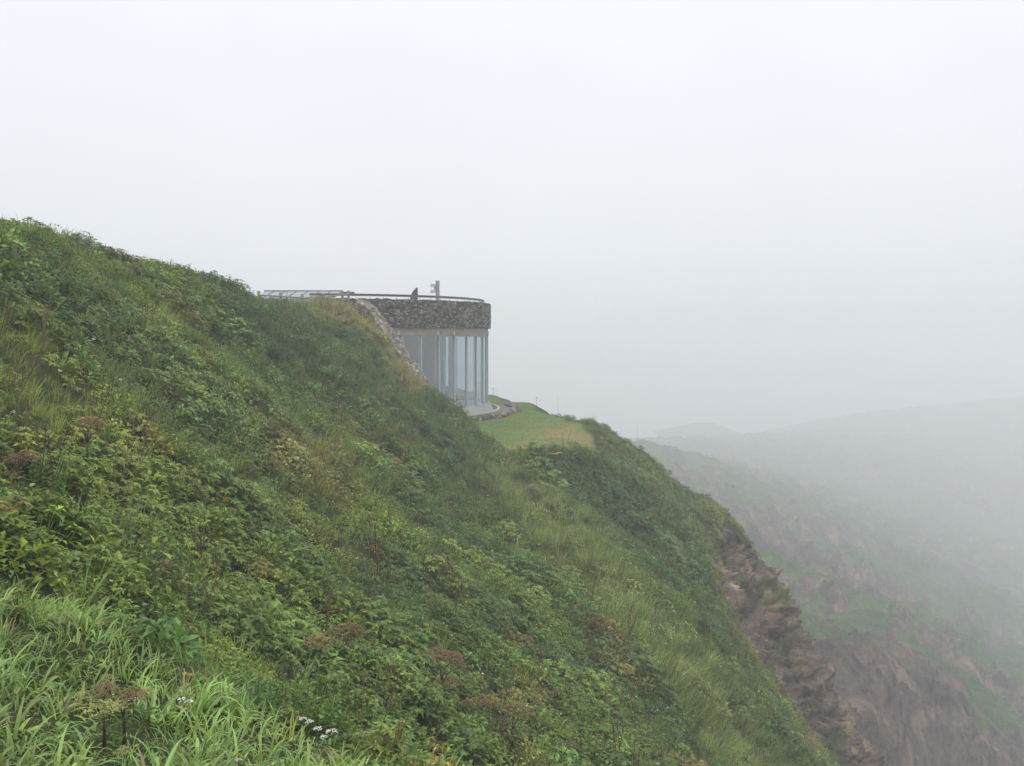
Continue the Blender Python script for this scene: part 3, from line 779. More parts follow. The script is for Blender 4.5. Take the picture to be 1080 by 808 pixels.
def proto_tuft(n, rad, ln, wd, bend, lean=.3, seg=4):
    L = Leaves()
    for _ in range(n):
        a = rng.uniform(0, 2 * math.pi); rr = rad * math.sqrt(rng.uniform(0, 1))
        L.blade((rr * math.cos(a), rr * math.sin(a), -.03), a + rng.normal(0, .7), ln * rng.uniform(.55, 1.2), wd * rng.uniform(.7, 1.2), bend * rng.uniform(.4, 1.5), seg, abs(rng.normal(lean * .6, lean)))
    return L
def proto_stems(n, rad, hgt, ll, lw, per=18):
    L = Leaves()
    for _ in range(n):
        a = rng.uniform(0, 2 * math.pi); rr = rad * math.sqrt(rng.uniform(0, 1)); h = hgt * rng.uniform(.6, 1.15)
        b = np.array([rr * math.cos(a), rr * math.sin(a), 0]); lean = rng.normal(0, .12, 2); t = b + np.array([lean[0] * h + math.cos(a) * .1 * h, lean[1] * h + math.sin(a) * .1 * h, h])
        L.stem(b, t, .005)
        for k in range(per):
            f = .2 + .8 * k / per; p = b + (t - b) * f; an = k * 2.4 + a
            d = np.array([math.cos(an), math.sin(an), rng.uniform(.35, .9)]); L.leaf(p, d, ll * (1.15 - .65 * f) * rng.uniform(.7, 1.3), lw * (1.1 - .5 * f), fold=.15, droop=.15)
    return L

PRO = bpy.data.collections.new('plant_prototypes')          # never linked to the scene
def proto_set(name, makers, mat):
    c = bpy.data.collections.new(name)
    for i, mk in enumerate(makers):
        c.objects.link(bpy.data.objects.new(f'{name}_{chr(97 + i)}', mk().mesh(name, mat)))
    return c
C_LEAFY = proto_set('leafy', [lambda: proto_clump(85, .30, .26, .075, .048), lambda: proto_clump(95, .30, .32, .060, .036), lambda: proto_clump(70, .28, .24, .095, .055),
                              lambda: proto_compound(20, .28, .30, .085, .045), lambda: proto_compound(26, .26, .34, .065, .034), lambda: proto_clump(110, .26, .30, .048, .03)], LEAF)
C_STEMS = proto_set('stems', [lambda: proto_stems(10, .22, .42, .11, .042, 16), lambda: proto_stems(12, .24, .36, .10, .038, 14), lambda: proto_stems(8, .2, .52, .11, .042, 20), lambda: proto_stems(13, .25, .30, .08, .034, 12)], LEAF)
C_GRASS = proto_set('grass', [lambda: proto_tuft(38, .12, .42, .010, 1.3), lambda: proto_tuft(46, .16, .34, .009, 1.1, .25), lambda: proto_tuft(34, .10, .52, .011, 1.5, .3), lambda: proto_tuft(44, .18, .28, .009, 1.0, .35)], BLADE)
C_SASA = proto_set('bamboo', [lambda: proto_tuft(8, .07, .28, .015, 2.5, .45, 8), lambda: proto_tuft(8, .08, .22, .020, 2.2, .65, 7), lambda: proto_tuft(9, .06, .30, .011, 2.5, .4, 8), lambda: proto_tuft(10, .09, .17, .027, 1.7, .95, 6),
                              lambda: proto_clump(12, .10, .12, .10, .026, .4), lambda: proto_tuft(14, .06, .24, .010, 1.3, .25, 5)], BLADE)
C_FINE = proto_set('fine', [lambda: proto_tuft(26, .05, .15, .004, .8, .25, 3), lambda: proto_tuft(22, .06, .12, .004, .8, .3, 3)], BLADE)
def proto_flower(n, r, h):
    L = Leaves()
    for _ in range(n):
        a = rng.uniform(0, 6.3); q = r * math.sqrt(rng.uniform(0, 1)); L.blob((q * math.cos(a), q * math.sin(a), h + rng.normal(0, r * .25)), r * rng.uniform(.28, .5), .5)
    return L
C_FLOW = proto_set('flower', [lambda: proto_flower(5, .019, .34), lambda: proto_flower(3, .015, .30), lambda: proto_flower(6, .024, .38), lambda: proto_flower(2, .012, .33)], FLOWER)

def scatter(name, pts, rot, scl, idx, tint, coll):
    me = bpy.data.meshes.new(name)
    n = len(pts); me.vertices.add(n); me.vertices.foreach_set('co', np.asarray(pts, np.float32).ravel())
    for nm, ty, val, key in (('rot', 'FLOAT_VECTOR', rot, 'vector'), ('scl', 'FLOAT', scl, 'value'), ('idx', 'INT', idx, 'value')):
        a = me.attributes.new(nm, ty, 'POINT'); a.data.foreach_set(key, np.asarray(val, np.int32 if ty == 'INT' else np.float32).ravel())
    a = me.attributes.new('tint', 'FLOAT_COLOR', 'POINT'); a.data.foreach_set('color', np.c_[tint, np.ones(n)].astype(np.float32).ravel())
    o = obj(name, me); tag(o, kind='stuff')
    g = bpy.data.node_groups.new(name, 'GeometryNodeTree')
    g.interface.new_socket('Geometry', in_out='INPUT', socket_type='NodeSocketGeometry'); g.interface.new_socket('Geometry', in_out='OUTPUT', socket_type='NodeSocketGeometry')
    gi, go = g.nodes.new('NodeGroupInput'), g.nodes.new('NodeGroupOutput')
    ci = g.nodes.new('GeometryNodeCollectionInfo'); ci.inputs['Collection'].default_value = coll; ci.inputs['Separate Children'].default_value = True; ci.inputs['Reset Children'].default_value = True
    io = g.nodes.new('GeometryNodeInstanceOnPoints'); io.inputs['Pick Instance'].default_value = True
    def na(nm, ty):
        q = g.nodes.new('GeometryNodeInputNamedAttribute'); q.data_type = ty; q.inputs['Name'].default_value = nm; return q.outputs['Attribute']
    er = g.nodes.new('FunctionNodeEulerToRotation')
    g.links.new(na('rot', 'FLOAT_VECTOR'), er.inputs[0]); g.links.new(er.outputs[0], io.inputs['Rotation'])
    g.links.new(na('scl', 'FLOAT'), io.inputs['Scale']); g.links.new(na('idx', 'INT'), io.inputs['Instance Index'])
    g.links.new(gi.outputs[0], io.inputs['Points']); g.links.new(ci.outputs[0], io.inputs['Instance']); g.links.new(io.outputs[0], go.inputs[0])
    md = o.modifiers.new('scatter', 'NODES'); md.node_group = g
    return o

# ------------------------------------------------------------------ where they grow
def cand(step, xr, yr):
    X, Y = np.meshgrid(np.arange(*xr, step), np.arange(*yr, step))
    x = X.ravel() + rng.uniform(-.5, .5, X.size) * step; y = Y.ravel() + rng.uniform(-.5, .5, X.size) * step
    z = base_height(x, y); u, v, d = proj(x, y, z)
    ok = (d > 2.2) & (u > -170) & (u < 1250) & (v < 1000) & (v > 130)
    ok &= poly_sd(x, y, LAWN) < .05 + .7 * sstep(42.5, 40.5, y) + .25 * vnoise(x * 1.7, y * 1.7, s=77)
    ok &= np.hypot(x - CX, y - CY) > 10.8
    ok &= np.hypot(x, y) > 2.6
    sc = poly_sd(x, y, CLIFF); ok &= sc < .15 + .5 * vnoise(x * 1.3, y * 1.3, s=78)
    ok &= z > -33
    # the cobbled wing wall keeps its face clear
    for a, b in zip(pw[:-1], pw[1:]):
        ex, ey = b[0] - a[0], b[1] - a[1]
        t = np.clip(((x - a[0]) * ex + (y - a[1]) * ey) / (ex * ex + ey * ey), 0, 1)
        ok &= np.hypot(x - a[0] - t * ex, y - a[1] - t * ey) > .5
    return [q[ok] for q in (x, y, z, u, v, d)]

def zone(u, v, poly, soft=14):
    jit = 10 * fbm(u / 40., v / 40., octv=3, s=55)
    return sstep(-soft, soft, poly_sd(u, v, np.array(poly, float)) + jit)

Z_FORE = [(-300, 590), (0, 612), (110, 656), (200, 714), (300, 762), (388, 818), (420, 1100), (-300, 1100)]
Z_TALL = [(-60, 315), (30, 345), (75, 395), (115, 440), (70, 470), (-60, 420)]
Z_CREST = [(520, 470), (560, 490), (640, 560), (705, 636), (772, 715), (835, 830), (760, 830), (690, 710), (600, 610), (535, 545), (500, 495)]
Z_MUG = [(225, 295), (300, 318), (335, 345), (400, 365), (470, 425), (530, 470), (560, 560), (490, 520), (420, 460), (330, 405), (250, 350)]
Z_TAN = [(312, 308), (392, 312), (452, 410), (440, 415), (400, 372), (355, 345), (318, 330)]
Z_HOLLOW = [(545, 484), (625, 474), (705, 520), (735, 560), (775, 650), (850, 770), (870, 830), (815, 815), (740, 682), (600, 535)]
Z_PALE = [(70, 320), (250, 400), (340, 470), (290, 530), (150, 450), (80, 390)]
Z_RIM = [(742, 575), (760, 590), (790, 650), (825, 705), (855, 760), (880, 820), (845, 800), (805, 720), (775, 670)]
Z_BROWN = [(270, 440), (320, 450), (375, 500), (360, 540), (310, 520)]
Z_FAR2 = [(600, 440), (640, 452), (705, 500), (752, 545), (752, 575), (700, 540), (640, 490)]

def tints(x, y, z, u, v):
    n = len(x)
    def mixt(c, k, w): return c * (1 - w[:, None]) + np.array(k) * w[:, None]
    c = np.tile(np.array([.070, .124, .034]), (n, 1))
    a = fbm(x * .45, y * .45, octv=4, s=201); b_ = fbm(x * 1.1, y * 1.1, octv=3, s=211); d_ = fbm(x * .8 + 30, y * .8, octv=3, s=221)
    c = mixt(c, (.100, .152, .036), sstep(.15, .75, a))           # yellow green
    c = mixt(c, (.048, .094, .032), sstep(.15, .7, -a))          # blue green
    c = mixt(c, (.112, .118, .042), .55 * sstep(.5, .9, b_))    # olive, drying
    c = mixt(c, (.130, .085, .045), .5 * sstep(.75, 1.0, d_))    # brown
    c = mixt(c, (.088, .138, .052), zone(u, v, Z_PALE) * .75)
    c = mixt(c, (.050, .092, .040), zone(u, v, Z_MUG) * .85)
    c = mixt(c, (.100, .140, .050), zone(u, v, Z_CREST) * .8)
    c = mixt(c, (.128, .128, .062), zone(u, v, Z_TAN, 8) * .85)
    c = mixt(c, (.042, .080, .028), zone(u, v, Z_HOLLOW) * .6)
    c = mixt(c, (.120, .110, .040), zone(u, v, Z_RIM, 8) * .7)
    c = mixt(c, (.112, .105, .045), zone(u, v, Z_BROWN) * .55)
    c = mixt(c, (.085, .118, .050), zone(u, v, Z_FAR2) * .6)
    c = mixt(c, (.120, .165, .045), zone(u, v, Z_TALL) * .6)
    c = mixt(c, (.112, .190, .062), zone(u, v, Z_FORE, 5))
    hue = rng.normal(.03, .09, n)
    c = c * np.exp(rng.normal(0, .20, (n, 1))) * np.c_[np.exp(hue), np.ones(n), np.exp(-hue * .5)]
    return np.clip(c * 1.75 * np.array([1.10, 1.0, .88]), .008, .55)

def lean(x, y, n, amt=.4):
    e = .3
    gx = (base_height(x + e, y) - base_height(x - e, y)) / (2 * e); gy = (base_height(x, y + e) - base_height(x, y - e)) / (2 * e)
    # tip the plant part way towards the ground's normal
    return np.c_[np.clip(amt * -np.arctan(gy) * -1, -.6, .6) + rng.normal(0, .12, n), np.clip(-amt * np.arctan(gx) * 1, -.7, .7) + rng.normal(0, .12, n), rng.uniform(0, 6.283, n)]

def rot_xyz(x, y, n, amt):
    """tilt about world axes after a random spin: euler XYZ applies x first, so the spin is folded in as a matrix"""
    e = .3
    gx = (base_height(x + e, y) - base_height(x - e, y)) / (2 * e); gy = (base_height(x, y + e) - base_height(x, y - e)) / (2 * e)
    nx, ny = np.clip(-gx * amt, -.8, .8) + rng.normal(0, .1, n), np.clip(-gy * amt, -.8, .8) + rng.normal(0, .1, n)
    out = np.empty((n, 3)); spin = rng.uniform(0, 6.283, n)
    for i in range(n):
        zax = Vector((nx[i], ny[i], 1)).normalized()
        q = Vector((0, 0, 1)).rotation_difference(zax).to_matrix() @ Matrix.Rotation(spin[i], 3, 'Z')
        out[i] = q.to_euler()
    return out

# leafy ground cover, stems and grass share one field of candidates; which grows where follows the zones
x, y, z, u, v, d = cand(.17, (-22, 24), (1.5, 60))
far = sstep(8, 30, d)
g1 = fbm(x * .35 + 7, y * .35, octv=3, s=301); g2 = fbm(x * .5 + 70, y * .5, octv=3, s=311)
fore = zone(u, v, Z_FORE, 5) * (d < 9.5)
wg = .09 + .75 * zone(u, v, Z_CREST) + .9 * zone(u, v, Z_TAN, 8) + .8 * zone(u, v, Z_TALL) + .35 * zone(u, v, Z_RIM, 8) + .3 * zone(u, v, Z_BROWN) + .5 * sstep(.3, .7, g1) + .45 * zone(u, v, Z_FAR2) + .5 * sstep(-11, -13, x) * (d > 15)
ws = .14 + .6 * zone(u, v, Z_MUG) + .5 * sstep(.25, .6, g2) - .3 * zone(u, v, Z_TAN, 8)
r_ = rng.uniform(0, 1, len(x))
kind = np.where(r_ < np.clip(wg, 0, .95), 1, np.where(rng.uniform(0, 1, len(x)) < np.clip(ws, 0, .95), 2, 0))
keep = fore < .5
keep &= rng.uniform(0, 1, len(x)) < np.where(kind == 0, .42, np.where(kind == 1, .62, .40))
# a few bare, shadowy gaps
keep &= ~((fbm(x * .9, y * .9, octv=3, s=331) > .72) & (rng.uniform(0, 1, len(x)) < .75))
T = tints(x, y, z, u, v)
names = {0: ('ground_cover', C_LEAFY, 6, (.85, 1.5), .55), 1: ('grass', C_GRASS, 4, (.65, 1.2), .35), 2: ('leafy_undergrowth', C_STEMS, 4, (.6, 1.15), .3)}
NPL = {}
for k, (nm, coll, np_, (s0, s1), amt) in names.items():
    q = keep & (kind == k); n = q.sum(); NPL[nm] = int(n)
    big = np.exp(.42 * fbm(x[q] * .6, y[q] * .6, octv=3, s=341))
    scatter(nm, np.c_[x[q], y[q], z[q] - .03], rot_xyz(x[q], y[q], n, amt), rng.uniform(s0, s1, n) * big * (1 - .55 * zone(u[q], v[q], Z_FAR2)), (np.floor((fbm(x[q] * .5 + 3 * k, y[q] * .5, octv=2, s=345) + 1.5) * 3) + rng.choice(3, n, p=[.6, .25, .15])).astype(int) % np_, T[q] * (1.12 if k == 1 else 1), coll)
def hit(u, v, dmax=70):
    ds = np.arange(2.5, dmax, .05)
    pts = np.array([P(u, v, q) for q in ds]); g = base_height(pts[:, 0], pts[:, 1])
    i = np.argmax(g >= pts[:, 2]) if (g >= pts[:, 2]).any() else int(np.argmin((pts[:, 2] - g) / ds))
    return pts[i][0], pts[i][1], g[i], ds[i]

# broad bladed grass on the shelf in front
x, y, z, u, v, d = cand(.075, (-7, 2.5), (2.0, 10.5))
fo = (zone(u, v, Z_FORE, 5) > rng.uniform(.3, .7, len(x))) & (rng.uniform(0, 1, len(x)) < .62)
x, y, z, u, v = [q[fo] for q in (x, y, z, u, v)]; 
ok = np.ones(len(x), bool)
for uu, vv, hh in ((110, 793, 70), (131, 786, 60), (157, 772, 50), (117, 760, 52), (134, 812, 28), (141, 763, 24), (196, 760, 24), (252, 817, 16), (323, 779, 22), (335, 788, 20), (350, 791, 20)):
    hx, hy, _, hd = hit(uu, vv)
    # nothing tall right in front of these stems
    ln_ = np.clip(((x - hx) * -hx + (y - hy) * -hy) / math.hypot(hx, hy), -.06, .75)
    ok &= np.hypot(x - hx + hx / math.hypot(hx, hy) * ln_, y - hy + hy / math.hypot(hx, hy) * ln_) > (.085 if hh > 40 else .035)
n = len(x); NPL['bamboo'] = n
Tn = tints(x, y, z, u, v); pal = fbm(x * 2, y * 2, octv=3, s=351)
Tn = Tn * np.exp(.35 * pal)[:, None]
yl = rng.uniform(0, 1, n) < .05; Tn[yl] = np.array([.26, .235, .11]) * rng.uniform(.7, 1.2, (yl.sum(), 1))
gi_ = rng.choice(6, n, p=[.28, .21, .24, .09, .02, .16])
low = (v > 735 + 25 * rng.normal(0, 1, n)) & (rng.uniform(0, 1, n) < .7); gi_[low] = rng.choice([3, 1, 1, 3, 0], low.sum())
scatter('bamboo_grass', np.c_[x, y, z - .01], rot_xyz(x, y, n, .3), rng.uniform(.6, 1.2, n) * np.exp(.2 * pal) * np.where(ok, 1, .42), gi_, Tn, C_SASA)
# short turf on the lawn
xl, yl_ = rng.uniform(-7, 4.6, 40000), rng.uniform(38.5, 82, 40000)
k = (poly_sd(xl, yl_, LAWN) > -.15) & (np.hypot(xl - CX, yl_ - CY) > 11.9)
xl, yl_ = xl[k], yl_[k]; n = len(xl); zl = base_height(xl, yl_)
dr = np.clip(dryness(xl, yl_), 0, 1)[:, None]
lt = (np.array([.105, .158, .042]) * (1 - dr) + np.array([.25, .18, .085]) * dr) * np.exp(rng.normal(0, .06, (n, 1)) + .18 * fbm(xl * .5, yl_ * .5, octv=3, s=361)[:, None])
scatter('lawn_turf', np.c_[xl, yl_, zl - .01], rot_xyz(xl, yl_, n, .2), rng.uniform(.3, .55, n), rng.integers(0, 2, n), lt, C_FINE)
# small flowers all over the slope
x, y, z, u, v, d = cand(.5, (-20, 12), (5, 46))
p_ = .85 * sstep(-.1, .6, fbm(x * .35, y * .35, octv=3, s=371)) + .07
p_ = p_ * (1 - .8 * zone(u, v, Z_MUG)) * (1 - zone(u, v, Z_TAN)) * np.where(v < 400, .25, 1) * np.where(zone(u, v, Z_FORE, 5) > .5, .5, 1)
k = rng.uniform(0, 1, len(x)) < p_
x, y, z = x[k], y[k], z[k]; n = len(x); NPL['flowers'] = n
ci = rng.choice(5, n, p=[.50, .17, .17, .09, .07])
ft = np.array([(.72, .70, .68), (.55, .36, .03), (.34, .22, .35), (.34, .20, .22), (.30, .13, .06)])[ci] * rng.uniform(.75, 1.1, (n, 1))
scatter('wildflowers', np.c_[x, y, z], rot_xyz(x, y, n, .3), rng.uniform(.9, 1.6, n) * np.where(y < 11, .8, .95), rng.integers(0, 4, n), ft, C_FLOW)
# thin dry stalks standing above the herbs
x, y, z, u, v, d = cand(.55, (-18, 12), (7, 44))
k = (rng.uniform(0, 1, len(x)) < .12 + .3 * sstep(.0, .5, fbm(x * .3 + 50, y * .3, octv=3, s=381))) & (zone(u, v, Z_FORE, 5) < .4) & (v > 330)
x, y, z = x[k], y[k], z[k]; n = len(x); NPL['stalks'] = n
def proto_stalk(m):
    L = Leaves()
    for _ in range(m):
        a = rng.uniform(0, 6.3); b = np.array([.08 * math.cos(a), .08 * math.sin(a), 0]); h = rng.uniform(.5, .95); t = b + np.array([rng.normal(0, .12), rng.normal(0, .12), h])
        L.stem(b, t, .0055)
        for j in range(9):
            f = .62 + .38 * j / 8; p = b + (t - b) * f; L.blob(p + rng.normal(0, .012 + .02 * (1 - f), 3), rng.uniform(.008, .018), 1.2)
        for j in range(3):
            p = b + (t - b) * rng.uniform(.2, .6); L.leaf(p, np.array([rng.normal(), rng.normal(), -.2]), .09, .02, droop=.4)
    return L
C_STALK = proto_set('stalk', [lambda: proto_stalk(3), lambda: proto_stalk(2), lambda: proto_stalk(4)], LEAF)
st_ = np.array([(.15, .09, .05), (.20, .15, .08), (.12, .06, .04)])[rng.choice(3, n)] * rng.uniform(.7, 1.2, (n, 1))
scatter('dry_stalks', np.c_[x, y, z - .02], rot_xyz(x, y, n, .2), rng.uniform(.6, 1.1, n), rng.integers(0, 3, n), st_, C_STALK)
print('PLANTS', NPL)

# ------------------------------------------------------------------ plants that stand out one by one
def fmat(name, col, transl=.2): return leaf_mat(name, col, transl, .3)
M_BROWN = fmat('dried_umbel_brown', (.235, .165, .078)); M_TAN = fmat('dried_umbel_tan', (.32, .225, .10)); M_YG = fmat('unripe_umbel_green', (.38, .39, .14)); M_RED = fmat('reddish_umbel', (.24, .125, .085))
M_STB = fmat('brown_stem', (.07, .038, .026), .05); M_STG = fmat('green_stem', (.09, .12, .04), .1); M_WHITE = fmat('white_petals', (.78, .74, .75)); M_PINK = fmat('pinkish_petals', (.72, .60, .63))
M_YEL = fmat('yellow_petals', (.62, .44, .03)); M_LYG = fmat('yellow_green_leaf', (.20, .22, .045), .35); M_LYEL = fmat('yellow_leaf', (.30, .29, .06), .35); M_LBG = fmat('blue_green_leaf', (.055, .10, .055), .3); M_LG = fmat('mid_green_leaf', (.075, .13, .03), .3)
M_PUR = fmat('faded_purple_umbel', (.16, .12, .15)); M_BLUE = fmat('blue_petals', (.22, .22, .5))

def umbel(parent, c, w, mat, rays=16, per=9, base=None):
    """dome of rays, each carrying a cluster of small seeds"""
    L = Leaves(); c = np.array(c, float); b = c - np.array([0, 0, w * .5]) if base is None else np.array(base, float)
    for i in range(rays):
        q = math.sqrt((i + .5) / rays); a = i * 2.39996
        e = c + np.array([math.cos(a) * q * w * .5, math.sin(a) * q * w * .5, -q * q * w * .30])
        L.stem(b, e, w * .010)
        for _ in range(per):
            L.blob(e + rng.normal(0, 1, 3) * np.array([w * .065, w * .065, w * .03]), w * rng.uniform(.022, .042), .8)
    return obj('flower_head', L.mesh('flower_head', mat), parent)
def tall(u, v, hpx, label, cat, heads, stemmat, name='angelica', leafmat=None, group='tall seed-headed plants on the slope', lift=0, basal=True):
    """heads: (du, up fraction, width px, material)"""
    x, y, zg, d = hit(u, v); s = d / F
    t = thing(name, label, cat, (x, y, zg), 0, group)
    H = hpx * s
    fork = H * .55
    mb = MB(); mb.tube([(0, 0, -.05), (.01 * H, 0, fork * .6), (0, 0, fork)], [.022 * H + .003, .017 * H + .003, .013 * H + .002], 7); mb.build('stem', stemmat, t, True)
    for du, fr, wpx, mt in heads:
        X = du * s; Z = H * fr; w = wpx * s * 1.18; Yo = (-.35 if mt is M_YG else .25) * w
        mb = MB(); mb.tube([(0, 0, min(fork, Z * .6) * .98), (X * .35, Yo * .4, min(fork, Z * .6) + (Z - min(fork, Z * .6)) * .45), (X, Yo, Z - w * .40)], [.010 * H + .002, .008 * H + .0015, .006 * H + .001], 6)
        mb.build('branch', stemmat, t, True)
        umbel(t, (X, Yo, Z), w, mt, rays=18 if wpx > 15 else 12, per=12 if wpx > 20 else 8)
    if basal:
        L = Leaves()
        for k in range(9):
            a = k * .7 + rng.uniform(-.2, .2); h = H * rng.uniform(.1, .45)
            L.leaf(np.array([0, 0, h]), np.array([math.cos(a), math.sin(a), .3]), H * .3, H * .11, droop=.3)
        obj('foliage', L.mesh('foliage', leafmat or M_LG), t)
    return t
UMB = 'umbel plant'
tall(110, 793, 70, 'green and brown domed umbels on one dark stem amid the broad grass', UMB, [(4, .84, 30, M_YG), (-3, 1.0, 27, M_BROWN), (-20, .96, 16, M_YG)], M_STB)
tall(131, 786, 60, 'forked dark stem with a brown umbel beside a greenish one, next to a pinkish flower', UMB, [(6, .97, 26, M_BROWN), (-3, .84, 19, M_YG)], M_STB)
tall(157, 772, 50, 'single flat yellow-green umbel standing clear of the brown-headed pair', UMB, [(1, 1.0, 19, M_YG)], M_STG)
tall(117, 760, 52, 'small yellow-green umbel rising behind the two brown ones', UMB, [(0, 1.0, 14, M_YG)], M_STG)
tall(134, 812, 28, 'low yellowish umbel close to the ground below the forked dark stem', UMB, [(0, 1.0, 18, M_YG)], M_STG)
tall(92, 500, 60, 'dried red-stemmed plant with a wide flat brown top, beside white flowers', UMB, [(2, 1.0, 22, M_TAN), (-7, .96, 14, M_TAN), (13, .88, 14, M_BROWN), (8, .72, 12, M_BROWN)], M_STB)
tall(18, 522, 44, 'dried plant with a flat reddish-tan top near the frame edge', UMB, [(3, 1.0, 24, M_RED), (-9, .95, 16, M_TAN), (-6, .6, 14, M_TAN)], M_STB)
tall(167, 645, 50, 'slender dark-stemmed plant with a small dull red head', UMB, [(8, 1.0, 14, M_RED), (2, .74, 9, M_BROWN)], M_STB)
tall(332, 720, 46, 'tan flat-topped dry umbel plant close to white and purple flowers', UMB, [(2, 1.0, 26, M_TAN), (-8, .93, 18, M_TAN), (9, .8, 14, M_TAN), (6, .45, 12, M_LYEL)], M_STB)
tall(366, 702, 44, 'cluster of dry brown heads uphill of the tan flat-topped plant', UMB, [(-12, .9, 20, M_BROWN), (4, 1.0, 22, M_BROWN), (14, .85, 14, M_TAN), (-2, .7, 14, M_BROWN)], M_STB)
tall(466, 755, 70, 'tallest rusty brown umbel plant low on the slope, three layers of heads', UMB, [(-6, 1.0, 24, M_BROWN), (10, .95, 22, M_BROWN), (20, .84, 14, M_BROWN), (8, .55, 22, M_BROWN), (-8, .5, 14, M_TAN)], M_STB)
tall(507, 766, 30, 'low spreading tan seed heads beside the tallest rusty plant', UMB, [(-12, .9, 20, M_TAN), (2, 1.0, 20, M_BROWN), (14, .92, 18, M_TAN)], M_STB)
tall(540, 797, 54, 'leaning dry brown plant with two heads, downhill of the spreading tan one', UMB, [(3, 1.0, 24, M_BROWN), (14, .88, 18, M_BROWN), (-10, .75, 14, M_BROWN)], M_STB)
tall(421, 803, 36, 'rounded yellow-green umbel over pale leaves near the bottom of the slope', UMB, [(0, 1.0, 17, M_YG), (8, .7, 10, M_YG)], M_STG)
tall(276, 618, 24, 'small reddish dry head on a thin stem in the middle of the slope', UMB, [(0, 1.0, 11, M_RED), (4, .7, 7, M_BROWN)], M_STB)
tall(600, 806, 22, 'short rusty seed head low beside pale flowers', UMB, [(-6, .9, 13, M_BROWN), (5, 1.0, 13, M_BROWN)], M_STB)
tall(288, 508, 26, 'reddish brown dock-like plant above a bare patch of the slope', UMB, [(0, 1.0, 9, M_RED), (4, .75, 8, M_RED), (-4, .6, 8, M_BROWN)], M_STB)
tall(580, 745, 16, 'small orange-brown seed head alone on dense green leaves', UMB, [(-3, .95, 9, M_TAN), (6, 1.0, 9, M_RED)], M_STB)
tall(82.5, 276, 26, 'faded purple umbel against the sky on the crest, higher of the two', UMB, [(0, 1.0, 7, M_PUR)], M_STB, basal=False, group='umbels against the sky on the crest')
tall(93, 279, 26, 'faded purple umbel against the sky on the crest, downhill of its twin', UMB, [(0, 1.0, 6.5, M_PUR), (0, .75, 4, M_PUR)], M_STB, basal=False, group='umbels against the sky on the crest')
for u_, v_, h_, lab in ((520, 415, 8, 'tiny dry seed head at the lawn edge right beside the glass building'), (566, 428, 9, 'dry seed head on the lawn edge near the dark low shrub'), (641, 462, 11, 'dry seed head on the outer slope below the lawn corner')):
    x, y, zg, d = hit(u_, v_, 85)
    t = thing('seed_head', lab, 'dry plant', (x, y, zg), 0, 'dry seed heads along the lawn edge'); s = d / F; H = h_ * s
    mb = MB(); mb.tube([(0, 0, -.05), (0, 0, H)], [.012, .008], 6); mb.build('stem', M_STB, t); umbel(t, (0, 0, H), 4 * s, M_BROWN, 8, 5); umbel(t, (3 * s, 0, H * .7), 3 * s, M_BROWN, 6, 5)

def bloom(u, v, wpx, mat, label, name='yarrow', cat='flower', n=1, hpx=22, group='pale flower heads on the slope'):
    """v is the flower head itself; its stem reaches the ground below"""
    x, y, zg, d = hit(u, v + hpx); s = d / F
    t = thing(name, label, cat, (x, y, zg), 0, group)
    H = hpx * s
    for i in range(n):
        X = (i - (n - 1) / 2) * wpx * s * .8; Z = H * (1 - .12 * (i % 2)); w = wpx * s
        mb = MB(); mb.tube([(0, 0, -.03), (X * .5, 0, Z * .6), (X, 0, Z - w * .25)], [.004, .0035, .003], 6); mb.build('stem', M_STG, t, True)
        L = Leaves()
        for _ in range(34):
            a = rng.uniform(0, 6.3); q = math.sqrt(rng.uniform(0, 1)) * w * .5
            L.blob((X + q * math.cos(a), q * math.sin(a), Z - q * q / w * .5 + rng.normal(0, w * .04)), w * rng.uniform(.06, .11), .6)
        obj('flower_head', L.mesh('flower_head', mat), t)
    return t
bloom(141, 739, 11, M_PINK, 'pinkish white flower head beside the brown and green umbels', hpx=24)
bloom(196, 736, 9, M_WHITE, 'double white flower head at the back edge of the broad grass', n=2, hpx=24)
bloom(252, 801, 9, M_PINK, 'pinkish flower head low in the broad grass, closest to the viewer', hpx=16)
bloom(323, 757, 9, M_WHITE, 'white flower head, uphill one of the loose group at the grass edge', n=2, hpx=22)
bloom(335, 768, 10, M_WHITE, 'white flower head in the heart of the loose group at the grass edge', hpx=20)
bloom(350, 771, 13, M_PINK, 'broadest pale flower head of the loose group, on its downhill side', hpx=20)
bloom(342, 776, 8, M_WHITE, 'lowest white flower head of the loose group at the grass edge', hpx=18)
bloom(65, 484, 5.5, M_WHITE, 'small white flower beside a dark gap under yellow leaves', hpx=12)
bloom(75, 481, 5.5, M_WHITE, 'small white flower between a dark gap and the dry red-stemmed plant', hpx=12)
bloom(281, 678, 5, M_WHITE, 'white flower next to a dark maroon clump', hpx=12)
bloom(298, 687, 4.5, M_WHITE, 'pale flower between the maroon clump and the tan umbel plant', hpx=12)
bloom(247, 530, 4, M_WHITE, 'pair of pale flowers mid slope in pale yellowish leaves', n=2, hpx=10)
bloom(268, 674, 6, M_YEL, 'bright yellow flower spike standing before white flowers', 'yellow_flower', n=1, hpx=14, group='yellow flowers on the slope')
bloom(199, 711, 7, M_YEL, 'yellow flower pair at the back edge of the broad grass', 'yellow_flower', n=2, hpx=14, group='yellow flowers on the slope')
bloom(212, 612, 5, M_YEL, 'yellow flower pair beside a shaded bush mid slope', 'yellow_flower', n=2, hpx=10, group='yellow flowers on the slope')
bloom(128, 463, 4, M_YEL, 'small yellow flower uphill of the dry red-stemmed plant', 'yellow_flower', hpx=10, group='yellow flowers on the slope')
bloom(585, 478, 6, M_YEL, 'yellow flowers on the dry edge of the lawn', 'yellow_flower', n=3, hpx=7, group='yellow flowers on the slope')
bloom(666, 507, 5, M_BLUE, 'blue flower on the slope below the lawn corner', 'blue_flower', hpx=6, group='blue flowers on the slope')
